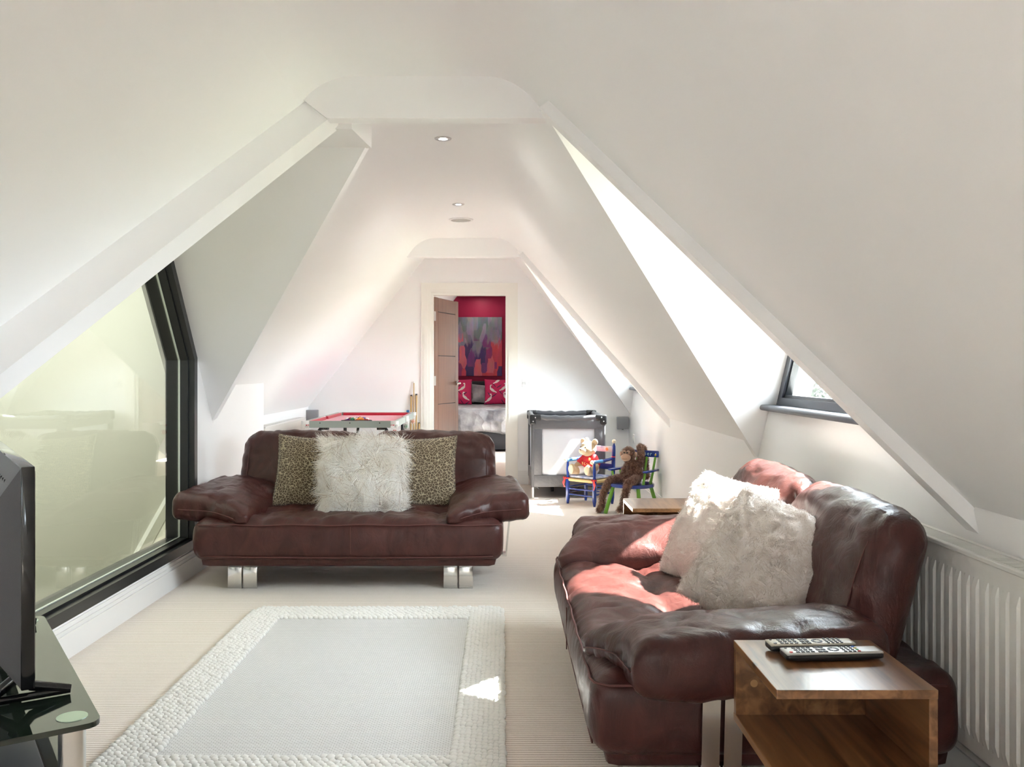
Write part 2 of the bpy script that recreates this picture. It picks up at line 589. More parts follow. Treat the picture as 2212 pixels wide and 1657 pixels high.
for yc in dorm:
    for (ap, tp) in right_edges(yc):
        vv = (ap - tp).normalized(); pp = NR.cross(vv)
        if (pp.y > 0) != (tp.y > yc):
            pp = -pp
        a2 = ap + vv * 0.06; t2 = tp - vv * 0.06
        strip('trim_%d' % k, t2, a2, a2 + pp * WR, t2 + pp * WR, NR, DR + 0.03); k += 1
        up = Vector((0, 0.04 if tp.y > yc else -0.04, 0.04))
        a3 = ap + vv * 0.06
        q = [a3, tp, Vector((1.50, tp.y, tp.z)), Vector((1.50, a3.y, a3.z))]
        hexa(bm, [tuple(p) for p in q], [tuple(p + up) for p in q])
struct(obj('ceiling_dormer', bm, M['paint']))

# collar beams
struct(obj('trim_%d' % k, prism(B(), [(-.735, 2.236), (xr(2.236) + .03, 2.236), (xr(2.236) + .03, 2.46), (-.90, 2.46), (-.845, 2.322)], 'y', 3.78, 3.86), M['paint'])); k += 1
struct(obj('trim_%d' % k, box(B(), xl(2.237) - 0.03, xr(2.237) + 0.03, 8.41, 8.51, 2.237, 2.46), M['paint'])); k += 1

# walls
bm = B()
prism(bm, [(YN, 0), (6.77, 0), (6.77, 0.15), (YN, 0.15)], 'x', XW - 0.17, XW)
prism(bm, [(5.29, 0.15), (6.77, 0.15), (6.77, 1.12), (5.60, 1.12), (5.59, 0.85), (5.29, 1.262)], 'x', XW - 0.17, XW)
prism(bm, [(YN, 0.15), (2.88, 0.15), (2.88, 1.10), (2.70, 0.86), (2.5, 1.12), (YN, 1.12)], 'x', XW - 0.17, XW)
prism(bm, [(6.77 - .1, 0), (YF, 0), (YF, 0.90), (6.77 - .1, 0.90)], 'x', XL - 0.15, XL)
struct(obj('wall_left', bm, M['paint']))

bm = B()
pts = [(YN, 0), (YF, 0), (YF, 0.83)]
for yc in dorm[::-1]:
    pts += [(yc + HW + .07, 0.83), (yc + HW, 0.735), (yc + HW - 0.195, 0.985), (yc - HW + 0.195, 0.985), (yc - HW, 0.735), (yc - HW - .07, 0.83)]
pts += [(YN, 0.83)]
prism(bm, pts, 'x', XR, XR + 0.14)
struct(obj('wall_right', bm, M['paint']))

DX0, DX1, DZ = -0.743, 0.062, 1.986      # door opening
bm = B()
box(bm, -2.3, DX0, YF, YF + 0.11, 0, 2.6); box(bm, DX1, 1.6, YF, YF + 0.11, 0, 2.6); box(bm, DX0, DX1, YF, YF + 0.11, DZ, 2.6)
struct(obj('wall_far', bm, M['paint']))
# gable wall behind the camera with an unseen window added for daylight
bm = B(); gx0, gx1, gz0, gz1 = -0.80, 0.10, 1.3, 2.0
box(bm, -2.2, gx0, YN - .12, YN, 0, 2.6); box(bm, gx1, 1.5, YN - .12, YN, 0, 2.6)
box(bm, gx0, gx1, YN - .12, YN, 0, gz0); box(bm, gx0, gx1, YN - .12, YN, gz1, 2.6)
struct(obj('wall_near', bm, M['paint']))

# baseboards
def skirting(name, x0, x1, y0, y1):
    bm = B()
    box(bm, x0, x1, y0, y1, 0, 0.105)
    # moulded top: slimmer step
    if x1 - x0 < y1 - y0:
        w = x1 - x0
        if name.endswith('left') or name.endswith('left_rear'):
            box(bm, x0, x0 + w * .7, y0, y1, .105, .122); box(bm, x0, x0 + w * .4, y0, y1, .122, .14)
        else:
            box(bm, x1 - w * .7, x1, y0, y1, .105, .122); box(bm, x1 - w * .4, x1, y0, y1, .122, .14)
    else:
        w = y1 - y0
        box(bm, x0, x1, y1 - w * .7, y1, .105, .122); box(bm, x0, x1, y1 - w * .4, y1, .122, .14)
    return struct(obj(name, bm, M['trim']))
skirting('baseboard_left', XW, XW + 0.018, YN, 6.77)
skirting('baseboard_left_rear', XL, XL + 0.018, 6.77, YF)
skirting('baseboard_right', XR - 0.018, XR, YN, YF)
skirting('baseboard_far', XL, DX0 - 0.1, YF - 0.018, YF)
skirting('baseboard_far_right', DX1 + 0.1, XR, YF - 0.018, YF)

# ------------------------------------------------------------------ windows
def frame_poly(bm, poly, axis_x, depth, w):
    """mitred frame: polygon in (y,z); inner polygon inset by w"""
    n = len(poly); pts = [Vector((p[0], p[1], 0)) for p in poly]
    inner = []
    for i in range(n):
        a, b, c = pts[i - 1], pts[i], pts[(i + 1) % n]
        d1 = (b - a).normalized(); d2 = (c - b).normalized()
        n1 = Vector((-d1.y, d1.x, 0)); n2 = Vector((-d2.y, d2.x, 0))
        m_ = (n1 + n2); m_ = m_ / (1 + n1.dot(n2))
        inner.append(b + m_ * w)
    for i in range(n):
        j = (i + 1) % n
        a = [(axis_x, *pts[i].xy), (axis_x, *pts[j].xy), (axis_x, *inner[j].xy), (axis_x, *inner[i].xy)]
        b = [(axis_x + depth, *p[1:]) for p in a]
        hexa(bm, a, b)
    return [(p.x, p.y) for p in inner]

def poly_ccw(p):
    ar = sum(p[i - 1][0] * p[i][1] - p[i][0] * p[i - 1][1] for i in range(len(p)))
    return p if ar > 0 else p[::-1]

def poly_plane(poly, x, th):
    return prism(B(), poly, 'x', x, x + th)

# window_1: gabled picture window of the left dormer
w1 = struct(empty('window_1', (XW, 4.2, 0.15)))
lp = lambda P: [(y - 4.2, z - 0.15) for y, z in P]
outer = poly_ccw(lp([(5.29, .15), (5.29, 1.258), (4.60, 2.20), (3.90, 2.20), (2.88, 1.10), (2.88, .15)]))
bm = B(); inn = frame_poly(bm, outer, 0.004, -0.035, 0.05)
obj('window_frame', bm, M['black_frame'], w1)
bm = B(); inn2 = frame_poly(bm, outer, -0.031, -0.045, 0.062)
obj('inner_bead', bm, M['black_frame'], w1)
bm = B(); inn3 = frame_poly(bm, outer, -0.076, -0.010, 0.066)
obj('spacer_bar', bm, M['spacer'], w1)
bm = B(); frame_poly(bm, outer, -0.086, -0.075, 0.060)
obj('outer_frame', bm, M['black_frame'], w1)
obj('pane', poly_plane(inn2, -0.083, 0.006), M['glass_green'], w1)

# windows of the right dormers: triangular, slate sill
def tri_window(name, yc):
    w = struct(empty(name, (XR, yc, 1.0)))
    poly = poly_ccw([(-0.845, 0), (0.845, 0), (0, 1.155)])
    bm = B(); i1 = frame_poly(bm, poly, 0.033, 0.05, 0.048)
    obj('window_frame', bm, M['grey_frame'], w)
    bm = B(); i2 = frame_poly(bm, i1, 0.045, 0.03, 0.014)
    obj('glazing_bead', bm, M['black_frame'], w)
    obj('pane', poly_plane(i1, 0.058, 0.006), M['glass'], w)
    bm = B(); box(bm, -0.045, 0.075, -0.855, 0.855, -0.016, 0.012, bev=0.010, seg=3)
    obj('sill', bm, M['grey_frame'], w, auto=40)
    return w
tri_window('window_2', dorm[1])
tri_window('window_3', dorm[2])
tri_window('window_added_dormer', dorm[0])  # added dormer window, out of view, for more daylight
# window_added_gable: unseen gable window, added to light the near end of the room
w4 = struct(empty('window_added_gable', ((gx0 + gx1) / 2, YN, gz0)))
bm = B(); hw = (gx1 - gx0) / 2; hh = gz1 - gz0
for a in (-hw, -.03, hw - .06):
    box(bm, a, a + .06, -.1, -.04, 0, hh)
box(bm, -hw, hw, -.1, -.04, 0, .06); box(bm, -hw, hw, -.1, -.04, hh - .06, hh)
obj('window_frame', bm, M['black_frame'], w4)
for a in (-hw + .06, .03):
    obj('pane', box(B(), a, a + hw - .09, -.073, -.067, .06, hh - .06), M['glass'], w4)
# ------------------------------------------------------------------ stair hall seen through the left window
bm = B()
box(bm, -3.55, -3.4, -3.8, 15.4, -2.6, 5.2)
struct(obj('wall_stair_hall', bm, M['hall']))
bm = B(); box(bm, -3.55, -0.3, 15.3, 15.4, -2.6, 5.2); box(bm, -3.55, -0.3, -3.8, -3.7, -2.6, 5.2)
box(bm, -0.4, -0.3, -3.7, 15.3, 2.45, 5.2); box(bm, -2.1, -1.97, -3.7, 15.3, -2.6, -.05)  # unseen walls added to seal the hall against sky light
struct(obj('wall_stair_hall_end_seal', bm, M['hall']))
struct(obj('floor_stair_hall', box(B(), -3.55, -1.97, -3.8, 15.4, -2.8, -2.6), M['hall_dark']))
struct(obj('ceiling_stair_hall', box(B(), -3.55, -0.3, -3.8, 15.4, 5.1, 5.2), M['hall']))  # carried out over the main roof, unseen, to block the sky
# stair string and the carpeted flight below it
bm = B(); sl = 0.5 / 0.95
f = lambda y: -0.12 + (y - 9.17) * sl
prism(bm, [(3.0, f(3.0) - .10), (10.9, f(10.9) - .10), (10.9, f(10.9) + .06), (3.0, f(3.0) + .06)], 'x', -3.4, -3.36)
struct(obj('trim_stair_string', bm, M['hall']))
bm = B(); prism(bm, [(4.3, -2.6), (10.95, -2.6), (10.95, f(10.95) - .12), (4.3, f(4.3) - .12)], 'x', -3.39, -2.9)
struct(obj('floor_stair_flight', bm, M['hall_dark']))
struct(obj('ground', box(B(), -60, 90, -60, 90, -3.3, -5.2), M['lawn']))
# ------------------------------------------------------------------ door
M['door_wood'] = mat('walnut_veneer', (0.19, 0.072, 0.034), 0.30, stretch=(14, 14, 0.6), var=(3.0, 0.9, (0.27, 0.115, 0.058)), coat=0.2)
M['oak_edge'] = mat('door_edge', (0.36, 0.15, 0.05), 0.5, stretch=(10, 10, 0.6), var=(3.0, 0.8, (0.25, 0.09, 0.03)))
M['groove'] = mat('dark_groove', (0.02, 0.008, 0.006), 0.6)
d1 = struct(empty('door_1', ((DX0 + DX1) / 2, YF, 0)))
dw = (DX1 - DX0) / 2
bm = B()   # moulded casing, three stepped boards each side and across the head
for wa, wb, dep in ((0.070, 0.098, 0.016), (0.030, 0.070, 0.022), (0.0, 0.030, 0.018)):
    for s in (-1, 1):
        x0, x1 = sorted((s * (dw + wa), s * (dw + wb)))
        box(bm, x0, x1, -dep, 0, 0, DZ + wb)
    box(bm, -dw - wa, dw + wa, -dep, 0, DZ + wa, DZ + wb)
obj('casing', bm, M['casing'], d1)
bm = B()
box(bm, -dw, -dw + .028, -.005, .115, 0, DZ); box(bm, dw - .028, dw, -.005, .115, 0, DZ); box(bm, -dw + .028, dw - .028, -.005, .115, DZ - .028, DZ)
obj('door_lining', bm, M['casing'], d1)
leaf = empty('door_leaf', (-dw + .03, 0.115, 0), math.radians(73), d1)
LW, LT, LH = 0.735, 0.040, DZ - .035
obj('core', box(B(), 0.004, LW - .004, 0.002, LT - .002, 0.008, LH - .002), M['groove'], leaf)
for x0, x1 in ((0, .004), (LW - .004, LW)):
    obj('edge_strip', box(B(), x0, x1, 0.001, LT - .001, 0.006, LH), M['oak_edge'], leaf)
sw = 0.10
for y0, y1 in ((-0.003, 0.004), (LT - .004, LT + .003)):
    for x0 in (0.0, LW - sw):
        obj('stile', box(B(), x0, x0 + sw - .002, y0, y1, 0.006, LH), M['door_wood'], leaf)
    zz = [0.006, 0.40, 0.82, 1.335, 1.80, LH]
    for a, b in zip(zz, zz[1:]):
        obj('door_panel', box(B(), sw + .002, LW - sw - .002, y0, y1, a + .004, b - .004), M['door_wood'], leaf)
hz = 1.035
for s in (-1, 1):
    yb = -0.003 if s < 0 else LT + .003
    bm = B(); cyl(bm, (LW - .06, yb, hz), (LW - .06, yb + s * .045, hz), .012)
    cyl(bm, (LW - .06, yb, hz), (LW - .06, yb + s * .008, hz), .026, n=24)
    tube(bm, [(LW - .06, yb + s * .045, hz), (LW - .10, yb + s * .048, hz), (LW - .18, yb + s * .045, hz - .006)], .009, 10)
    obj('door_handle', bm, M['chrome'], leaf, auto=40)
for z in (0.25, 1.02, 1.70):
    obj('hinge', box(B(), -.012, 0.035, -.0045, -.0025, z, z + .10), M['steel'], leaf)

# ------------------------------------------------------------------ bedroom beyond the door
YB = 15.05
def bslope(name, x0, x1, zf, n, m):
    bm = B(); q = [(x0, YF + .11, zf(x0)), (x0, YB, zf(x0)), (x1, YB, zf(x1)), (x1, YF + .11, zf(x1))]
    hexa(bm, q, [tuple(Vector(p) - n * .06) for p in q]); return struct(obj(name, bm, m))
bslope('ceiling_bedroom_left', -2.3, xl(ZC + .02), zl, NL, M['paint'])
bm = B()
for y0, y1 in ((YF + .11, 11.75), (12.85, YB)):
    q = [(1.55, y0, zr(1.55)), (1.55, y1, zr(1.55)), (xr(ZC + .02), y1, ZC + .02), (xr(ZC + .02), y0, ZC + .02)]
    hexa(bm, q, [tuple(Vector(p) - NR * .06) for p in q])
q = [(0.55, 11.75, zr(.55)), (0.55, 12.85, zr(.55)), (xr(ZC + .02), 12.85, ZC + .02), (xr(ZC + .02), 11.75, ZC + .02)]
hexa(bm, q, [tuple(Vector(p) - NR * .06) for p in q])
box(bm, 0.5, 1.62, 11.71, 11.76, .5, 2.0); box(bm, 0.5, 1.62, 12.84, 12.89, .5, 2.0); box(bm, .5, 1.62, 11.71, 12.89, 1.98, 2.05)
struct(obj('ceiling_bedroom_right', bm, M['paint']))
struct(obj('ceiling_bedroom', box(B(), -.82, .12, YF + .11, YB, ZC, ZC + .1), M['magenta']))
struct(obj('wall_bedroom', box(B(), -2.4, 1.7, YB, YB + .1, 0, 2.7), M['magenta']))
bm = B(); box(bm, -2.15, -2.05, YF + .1, YB, 0, 1.0)
struct(obj('wall_bedroom_left', bm, M['paint']))
bm = B(); box(bm, 1.5, 1.6, YF + .1, YB, 0, 0.9)
struct(obj('wall_bedroom_right', bm, M['paint']))
w5 = struct(empty('window_5', (1.55, 12.3, .9)))
bm = B(); box(bm, -.03, .03, -.55, .55, 0, .06); box(bm, -.03, .03, -.55, .55, 1.02, 1.08)
for y in (-.55, -.03, .49):
    box(bm, -.03, .03, y, y + .06, 0, 1.08)
obj('window_frame', bm, M['grey_frame'], w5)
for y in (-.49, .03):
    obj('pane', box(B(), -.003, .003, y, y + .46, .06, 1.02), M['glass'], w5)

# bed
M['charcoal'] = mat('charcoal_fabric', (0.022, 0.022, 0.026), 0.8, bump=(300, .2))
def satin():
    m = mat('grey_satin', (0.22, 0.21, 0.23), 0.32, sheen=0.5)
    N, L, p = nodes(m)
    tc = N.new('ShaderNodeTexCoord')
    vo = N.new('ShaderNodeTexVoronoi'); vo.inputs['Scale'].default_value = 7
    n = N.new('ShaderNodeTexNoise'); n.inputs['Scale'].default_value = 3.5; n.inputs['Detail'].default_value = 6
    L.new(tc.outputs['Object'], vo.inputs['Vector']); L.new(tc.outputs['Object'], n.inputs['Vector'])
    cr = N.new('ShaderNodeValToRGB')
    cr.color_ramp.elements[0].position = .35; cr.color_ramp.elements[0].color = (.10, .095, .11, 1)
    cr.color_ramp.elements[1].position = .65; cr.color_ramp.elements[1].color = (.40, .39, .40, 1)
    L.new(n.outputs['Fac'], cr.inputs[0]); L.new(cr.outputs[0], p.inputs['Base Color'])
    ad = N.new('ShaderNodeMath'); ad.operation = 'ADD'
    L.new(vo.outputs['Distance'], ad.inputs[0]); L.new(n.outputs['Fac'], ad.inputs[1])
    b = N.new('ShaderNodeBump'); b.inputs['Strength'].default_value = .8; b.inputs['Distance'].default_value = .05
    L.new(ad.outputs[0], b.inputs['Height']); L.new(b.outputs[0], p.inputs['Normal'])
    return m
M['satin'] = satin()
bed = tag(empty('bed', (-0.45, 14.0, 0)), 'double bed with charcoal headboard and silver grey satin cover, seen through the doorway', 'bed')
obj('bed_base', box(B(), -.9, .9, -.95, 1.0, 0.03, .30, bev=.02), M['charcoal'], bed, auto=40)
obj('mattress', box(B(), -.89, .89, -.97, .98, .30, .56, bev=.05, seg=3), M['white'], bed, auto=40)
def dcover(p):
    q = p.copy(); n_ = noise.noise(q * 4) * .02 + noise.noise(q * 9) * .012
    if q.z < 0: q.y += n_ * 1.5 * (1 if q.y < 0 else -1); q.z += .02 * math.sin(q.x * 11)
    q.z += n_
    return q
V, F = softbox(1.92, 2.02, .34, .07, .05, dcover)
o = pymesh('bed_cover', [p + Vector((0, 0, .45)) for p in V], F, M['satin'], bed, True)
bm = B()
for i in range(3):
    box(bm, -.95 + i * .635, -.95 + i * .635 + .63, .96, 1.04, .2, 1.0, bev=.02, seg=3)
obj('headboard', bm, M['charcoal'], bed, auto=40)

def crane_fabric():
    """magenta cushion cloth with printed pale long-necked wading birds and dark leaves"""
    m = mat('bird_print', (0.55, 0.006, 0.09), 0.6)
    N, L, p = nodes(m)
    tc = N.new('ShaderNodeTexCoord'); sx = N.new('ShaderNodeSeparateXYZ'); L.new(tc.outputs['Object'], sx.inputs[0])
    def mth(op, a, b=None):
        q = N.new('ShaderNodeMath'); q.operation = op
        for i, v in enumerate((a, b)):
            if v is None: continue
            if isinstance(v, (int, float)): q.inputs[i].default_value = v
            else: L.new(v, q.inputs[i])
        return q.outputs[0]
    X, Z = sx.outputs['X'], sx.outputs['Z']
    def ell(cx, cz, rx, rz, ang):
        c, s = math.cos(ang), math.sin(ang)
        dx = mth('SUBTRACT', X, cx); dz = mth('SUBTRACT', Z, cz)
        u = mth('DIVIDE', mth('ADD', mth('MULTIPLY', dx, c), mth('MULTIPLY', dz, s)), rx)
        v = mth('DIVIDE', mth('SUBTRACT', mth('MULTIPLY', dz, c), mth('MULTIPLY', dx, s)), rz)
        return mth('LESS_THAN', mth('ADD', mth('MULTIPLY', u, u), mth('MULTIPLY', v, v)), 1.0)
    birds = None; leaves = None
    for cx, cz, fl in ((-.10, .02, 1), (.08, .05, -1), (-.15, -.13, -1), (.12, -.10, 1), (-.02, .17, -1)):
        for e in ((0, 0, .050, .020, -.7 * fl), (-.030 * fl, .045, .009, .034, .15 * fl), (-.022 * fl, .080, .016, .009, .2), (.045 * fl, -.03, .030, .010, -.5 * fl)):
            q = ell(cx + e[0], cz + e[1], e[2], e[3], e[4]); birds = q if birds is None else mth('MAXIMUM', birds, q)
        for e in ((.03, -.09, .05, .008, .6), (-.05, -.07, .045, .007, 2.2)):
            q = ell(cx + e[0], cz + e[1], e[2], e[3], e[4]); leaves = q if leaves is None else mth('MAXIMUM', leaves, q)
    a = N.new('ShaderNodeMix'); a.data_type = 'RGBA'; a.inputs['A'].default_value = (.55, .006, .09, 1); a.inputs['B'].default_value = (.05, .01, .06, 1)
    L.new(leaves, a.inputs['Factor'])
    b = N.new('ShaderNodeMix'); b.data_type = 'RGBA'; b.inputs['B'].default_value = (.80, .72, .70, 1)
    L.new(a.outputs['Result'], b.inputs['A']); L.new(birds, b.inputs['Factor'])
    L.new(b.outputs['Result'], p.inputs['Base Color'])
    return m
M['crane'] = crane_fabric()
def scatter(name, w, h, th, m, loc, rot, label, cat='cushion', group=None, seed=0, corner=.05, n=36, crumple=.008):
    V, F = pillow(w, h, th, n=n, seed=seed, corner=corner, crumple=crumple)
    e = empty(name, loc, rot=rot)
    pymesh('cover', V, F, m, e, True)
    tag(e, label, cat, group)
    return e, V, F
g = 'cushions on the bed'
scatter('bird_cushion', .46, .42, .13, M['crane'], (-.72, 14.62, .83), (math.radians(-14), 0, 0), 'magenta cushion with white birds, nearer the open door leaf, on the bed', group=g, seed=3)
scatter('bird_cushion', .46, .42, .13, M['crane'], (-.06, 14.60, .83), (math.radians(-14), 0, 0), 'magenta cushion with white birds at the right end of the bed', group=g, seed=5)
scatter('satin_cushion', .40, .30, .14, M['satin'], (-.37, 14.70, .80), (math.radians(-12), 0.1, 0), 'small silver satin cushion between the two bird cushions on the bed', group=g, seed=6)
scatter('satin_cushion', .44, .34, .14, M['satin'], (-.70, 14.84, .80), (math.radians(-8), -.1, 0), 'silver satin cushion behind the left bird cushion on the bed', group=g, seed=8)

def painting_mat():
    """blurry abstract of upright blocks of red, violet, grey and teal"""
    m = mat('abstract_canvas', (.3, .1, .15), 0.6, bump=(60, .3))
    N, L, p = nodes(m)
    tc = N.new('ShaderNodeTexCoord'); mp = N.new('ShaderNodeMapping'); mp.inputs['Scale'].default_value = (9, 1, 3.2)
    L.new(tc.outputs['Object'], mp.inputs[0])
    vo = N.new('ShaderNodeTexVoronoi'); vo.distance = 'CHEBYCHEV'; vo.inputs['Scale'].default_value = 1.0; L.new(mp.outputs[0], vo.inputs['Vector'])
    n = N.new('ShaderNodeTexNoise'); n.inputs['Scale'].default_value = 1.3; n.inputs['Detail'].default_value = 8; L.new(mp.outputs[0], n.inputs['Vector'])
    sx = N.new('ShaderNodeSeparateXYZ'); L.new(tc.outputs['Object'], sx.inputs[0])
    # height along the canvas decides between skyline reds and misty greys
    ad = N.new('ShaderNodeMath'); ad.operation = 'MULTIPLY_ADD'; ad.inputs[1].default_value = .55
    L.new(n.outputs['Fac'], ad.inputs[0]); L.new(sx.outputs['Z'], ad.inputs[2])
    sp = N.new('ShaderNodeSeparateColor'); L.new(vo.outputs['Color'], sp.inputs[0])
    a2 = N.new('ShaderNodeMath'); a2.operation = 'MULTIPLY_ADD'; a2.inputs[1].default_value = .35
    L.new(sp.outputs[0], a2.inputs[0]); L.new(ad.outputs[0], a2.inputs[2])
    mist = N.new('ShaderNodeMapRange'); mist.inputs[1].default_value = .40; mist.inputs[2].default_value = .50; L.new(a2.outputs[0], mist.inputs[0])
    lo = N.new('ShaderNodeValToRGB'); e = lo.color_ramp.elements
    e[0].position = 0; e[0].color = (.05, .02, .10, 1); e[1].position = 1; e[1].color = (.42, .10, .06, 1)
    for ps, c in ((.2, (.22, .02, .10)), (.4, (.50, .04, .06)), (.6, (.16, .03, .14)), (.8, (.55, .10, .13))):
        q = e.new(ps); q.color = (*c, 1)
    lo.color_ramp.interpolation = 'CONSTANT'; L.new(sp.outputs[1], lo.inputs[0])
    hi = N.new('ShaderNodeValToRGB'); e = hi.color_ramp.elements
    e[0].color = (.09, .12, .12, 1); e[1].color = (.24, .19, .25, 1); L.new(sp.outputs[2], hi.inputs[0])
    mx = N.new('ShaderNodeMix'); mx.data_type = 'RGBA'
    L.new(mist.outputs[0], mx.inputs['Factor']); L.new(lo.outputs[0], mx.inputs['A']); L.new(hi.outputs[0], mx.inputs['B'])
    m2 = N.new('ShaderNodeMix'); m2.data_type = 'RGBA'; m2.blend_type = 'OVERLAY'; m2.inputs['Factor'].default_value = .6
    L.new(mx.outputs['Result'], m2.inputs['A']); L.new(n.outputs['Color'], m2.inputs['B'])
    L.new(m2.outputs['Result'], p.inputs['Base Color'])
    return m
M['painting'] = painting_mat()
pt = tag(empty('painting', (-.375, YB, 1.575)), 'tall unframed abstract painting of red and grey blocks on the magenta wall', 'painting')
obj('canvas', box(B(), -.37, .37, -.035, -.002, -.49, .49, bev=.004), M['painting'], pt)

# ------------------------------------------------------------------ ceiling fittings
M['lamp'] = mat('lamp_lens', (1, 1, 1), .3, emit=((1.0, .97, .92), 14.0))
M['nickel'] = mat('satin_nickel', (.55, .54, .54), .35, metal=1.0)
def downlight(x, y, z, label):
    e = tag(empty('downlight', (x, y, z)), label, 'light', 'recessed ceiling downlights')
    bm = B(); lathe(bm, [(.046, 0), (.044, -.004), (.036, -.005), (.033, -.002), (.030, -.004), (.025, -.004), (.022, .010), (.046, .010)], 32)
    obj('rim', bm, M['nickel'], e, auto=35)
    bm = B(); lathe(bm, [(0, -.001), (.014, -.002), (.022, .004), (.022, .008), (0, .008)], 24)
    obj('bulb', bm, M['lamp'], e, True)
    l = bpy.data.lights.new('downlight_beam', 'AREA'); l.shape = 'DISK'; l.size = .05; l.energy = 0.4; l.color = (1, .95, .88)
    lo = bpy.data.objects.new('downlight_beam', l); COL.objects.link(lo); lo.location = (x, y, z - .012)
    return e
downlight(-.315, 4.80, ZC, 'larger looking round downlight in the ceiling, just past the near beam')
downlight(-.326, 6.70, ZC, 'round downlight in the ceiling beside the flat round grille')
downlight(-.35, 14.72, ZC, 'small round downlight in the magenta bedroom ceiling')
e = tag(empty('ceiling_grille', (-.337, 7.375, ZC)), 'flat round off-white grille in the ceiling behind the second downlight', 'vent')
bm = B(); lathe(bm, [(.10, 0), (.098, -.008), (.082, -.010), (.080, -.004), (.1, .002)], 40); obj('rim', bm, M['trim'], e, auto=35)
bm = B(); lathe(bm, [(0, -.006), (.080, -.006), (.080, .002), (0, .002)], 40); obj('mesh_disc', bm, mat('grille_cloth', (.50, .47, .44), .8, bump=(600, .4)), e, auto=35)

# switches
def plate(name, loc, rot, label, w=.088, rockers=1):
    e = tag(empty(name, loc, rot=rot), label, 'switch')
    obj('plate', box(B(), -w / 2, w / 2, -.009, 0, -.044, .044, bev=.003), M['white'], e, auto=40)
    obj('rocker', box(B(), -.012, .012, -.014, -.006, -.018, .018, bev=.002), M['trim'], e, auto=40)
    for s in (-1, 1):
        obj('screw', cyl(B(), (s * .032, -.0095, 0), (s * .032, -.008, 0), .004, n=10), M['nickel'], e)
    return e
plate('light_switch', (.245, YF, 1.05), (0, 0, 0), 'square white light switch on the far wall beside the doorway')
plate('wall_socket', (XR, 8.96, .50), (0, 0, -math.pi / 2), 'white wall plate low on the right wall behind the toy chairs')

# wall speakers
M['grey_speaker'] = mat('grey_speaker', (.30, .30, .32), .45)
def speaker(loc, rz, label):
    e = tag(empty('wall_speaker', loc, rz), label, 'speaker', 'small grey wall speakers')
    obj('cabinet', box(B(), -.06, .06, -.10, -.02, -.063, .063, bev=.006), M['grey_speaker'], e, auto=40)
    obj('grille', box(B(), -.054, .054, -.106, -.099, -.057, .057, bev=.003), mat('speaker_cloth', (.30, .30, .32), .8, bump=(700, .5)), e, auto=40)
    bm = B(); box(bm, -.02, .02, -.022, 0, -.03, .03); cyl(bm, (0, -.05, -.07), (0, -.05, -.055), .01)
    obj('bracket', bm, M['black'], e)
    return e
speaker((-1.96, YF, .71), .08, 'small grey box speaker in the far left corner above the radiator')
speaker((1.245, YF, .638), -.08, 'small grey box speaker on the far wall right of the travel cot')

# ------------------------------------------------------------------ radiators
M['rad'] = mat('radiator_enamel', (.78, .77, .74), .32)
def radiator(name, loc, rz, length, height, label, pitch=.045):
    """panel convector; local x along the wall, front towards -y, back at y=0"""
    e = tag(empty(name, loc, rz), label, 'radiator')
    h = length / 2; D = .10
    bm = B()
    n = int((length - .06) / pitch); x = -n * pitch / 2
    prof = [(-h, 0)]
    for i in range(n):
        a = x + i * pitch
        prof += [(a + pitch * .18, 0), (a + pitch * .28, -.007), (a + pitch * .72, -.007), (a + pitch * .82, 0)]
    prof.append((h, 0))
    z0, z1 = .0, height
    rows = [(z0, 0), (z0 + .035, 0), (z0 + .06, 1), (z1 - .085, 1), (z1 - .06, 0), (z1 - .012, 0)]
    grid = [[bm.verts.new((px, -D + py * k_, z)) for px, py in prof] for z, k_ in rows]
    for r0, r1 in zip(grid, grid[1:]):
        for i in range(len(prof) - 1):
            bm.faces.new((r0[i], r0[i + 1], r1[i + 1], r1[i]))
    bot = [bm.verts.new((px, -D + .014, z0)) for px, _ in prof]; top = [bm.verts.new((px, -D + .014, z1 - .012)) for px, _ in prof]
    for i in range(len(prof) - 1):
        bm.faces.new((bot[i], bot[i + 1], grid[0][i + 1], grid[0][i])); bm.faces.new((grid[-1][i], grid[-1][i + 1], top[i + 1], top[i]))
    obj('front_panel', bm, M['rad'], e, auto=20)
    obj('rear_panel', box(B(), -h, h, -.034, -.02, 0, height - .012), M['rad'], e)
    for s in (-1, 1):
        x0, x1 = sorted((s * h, s * (h - .012)))
        obj('side_cover', box(B(), x0, x1, -D + .004, -.018, .02, height, bev=.003), M['rad'], e, auto=40)
    bm = B()
    box(bm, -h, h, -D - .004, -D + .012, height - .014, height, bev=.003); box(bm, -h, h, -.032, -.016, height - .014, height)
    for i in range(int(length / .012)):
        a = -h + .012 + i * .012
        if a < h - .01: box(bm, a, a + .005, -D + .010, -.028, height - .007, height - .002)
    obj('top_grille', bm, M['rad'], e)
    obj('blanking_plug', cyl(B(), (-h - .004, -.06, height - .04), (-h + .01, -.06, height - .04), .013, n=16), M['steel'], e)
    for s in (-1, 1):
        obj('pipe', cyl(B(), (s * (h - .05), -.05, -loc[2]), (s * (h - .05), -.05, .03), .008, n=10), M['chrome'], e, auto=40)
    for s in (-.6, .6):
        obj('wall_bracket', box(B(), s * h - .02, s * h + .02, -.02, -.001, .05, height - .08), M['rad'], e)
    return e
# right wall: front faces -X  (local -y -> -X needs rz = -90 deg)
radiator('panel_radiator', (XR, 2.35, .20), -math.pi / 2, 2.2, .51, 'long white ribbed radiator on the right wall behind the leather sofa', .0455)
radiator('panel_radiator', (XL, 8.02, .20), math.pi / 2, 1.5, .525, 'white radiator on the far left knee wall beside the pool table')
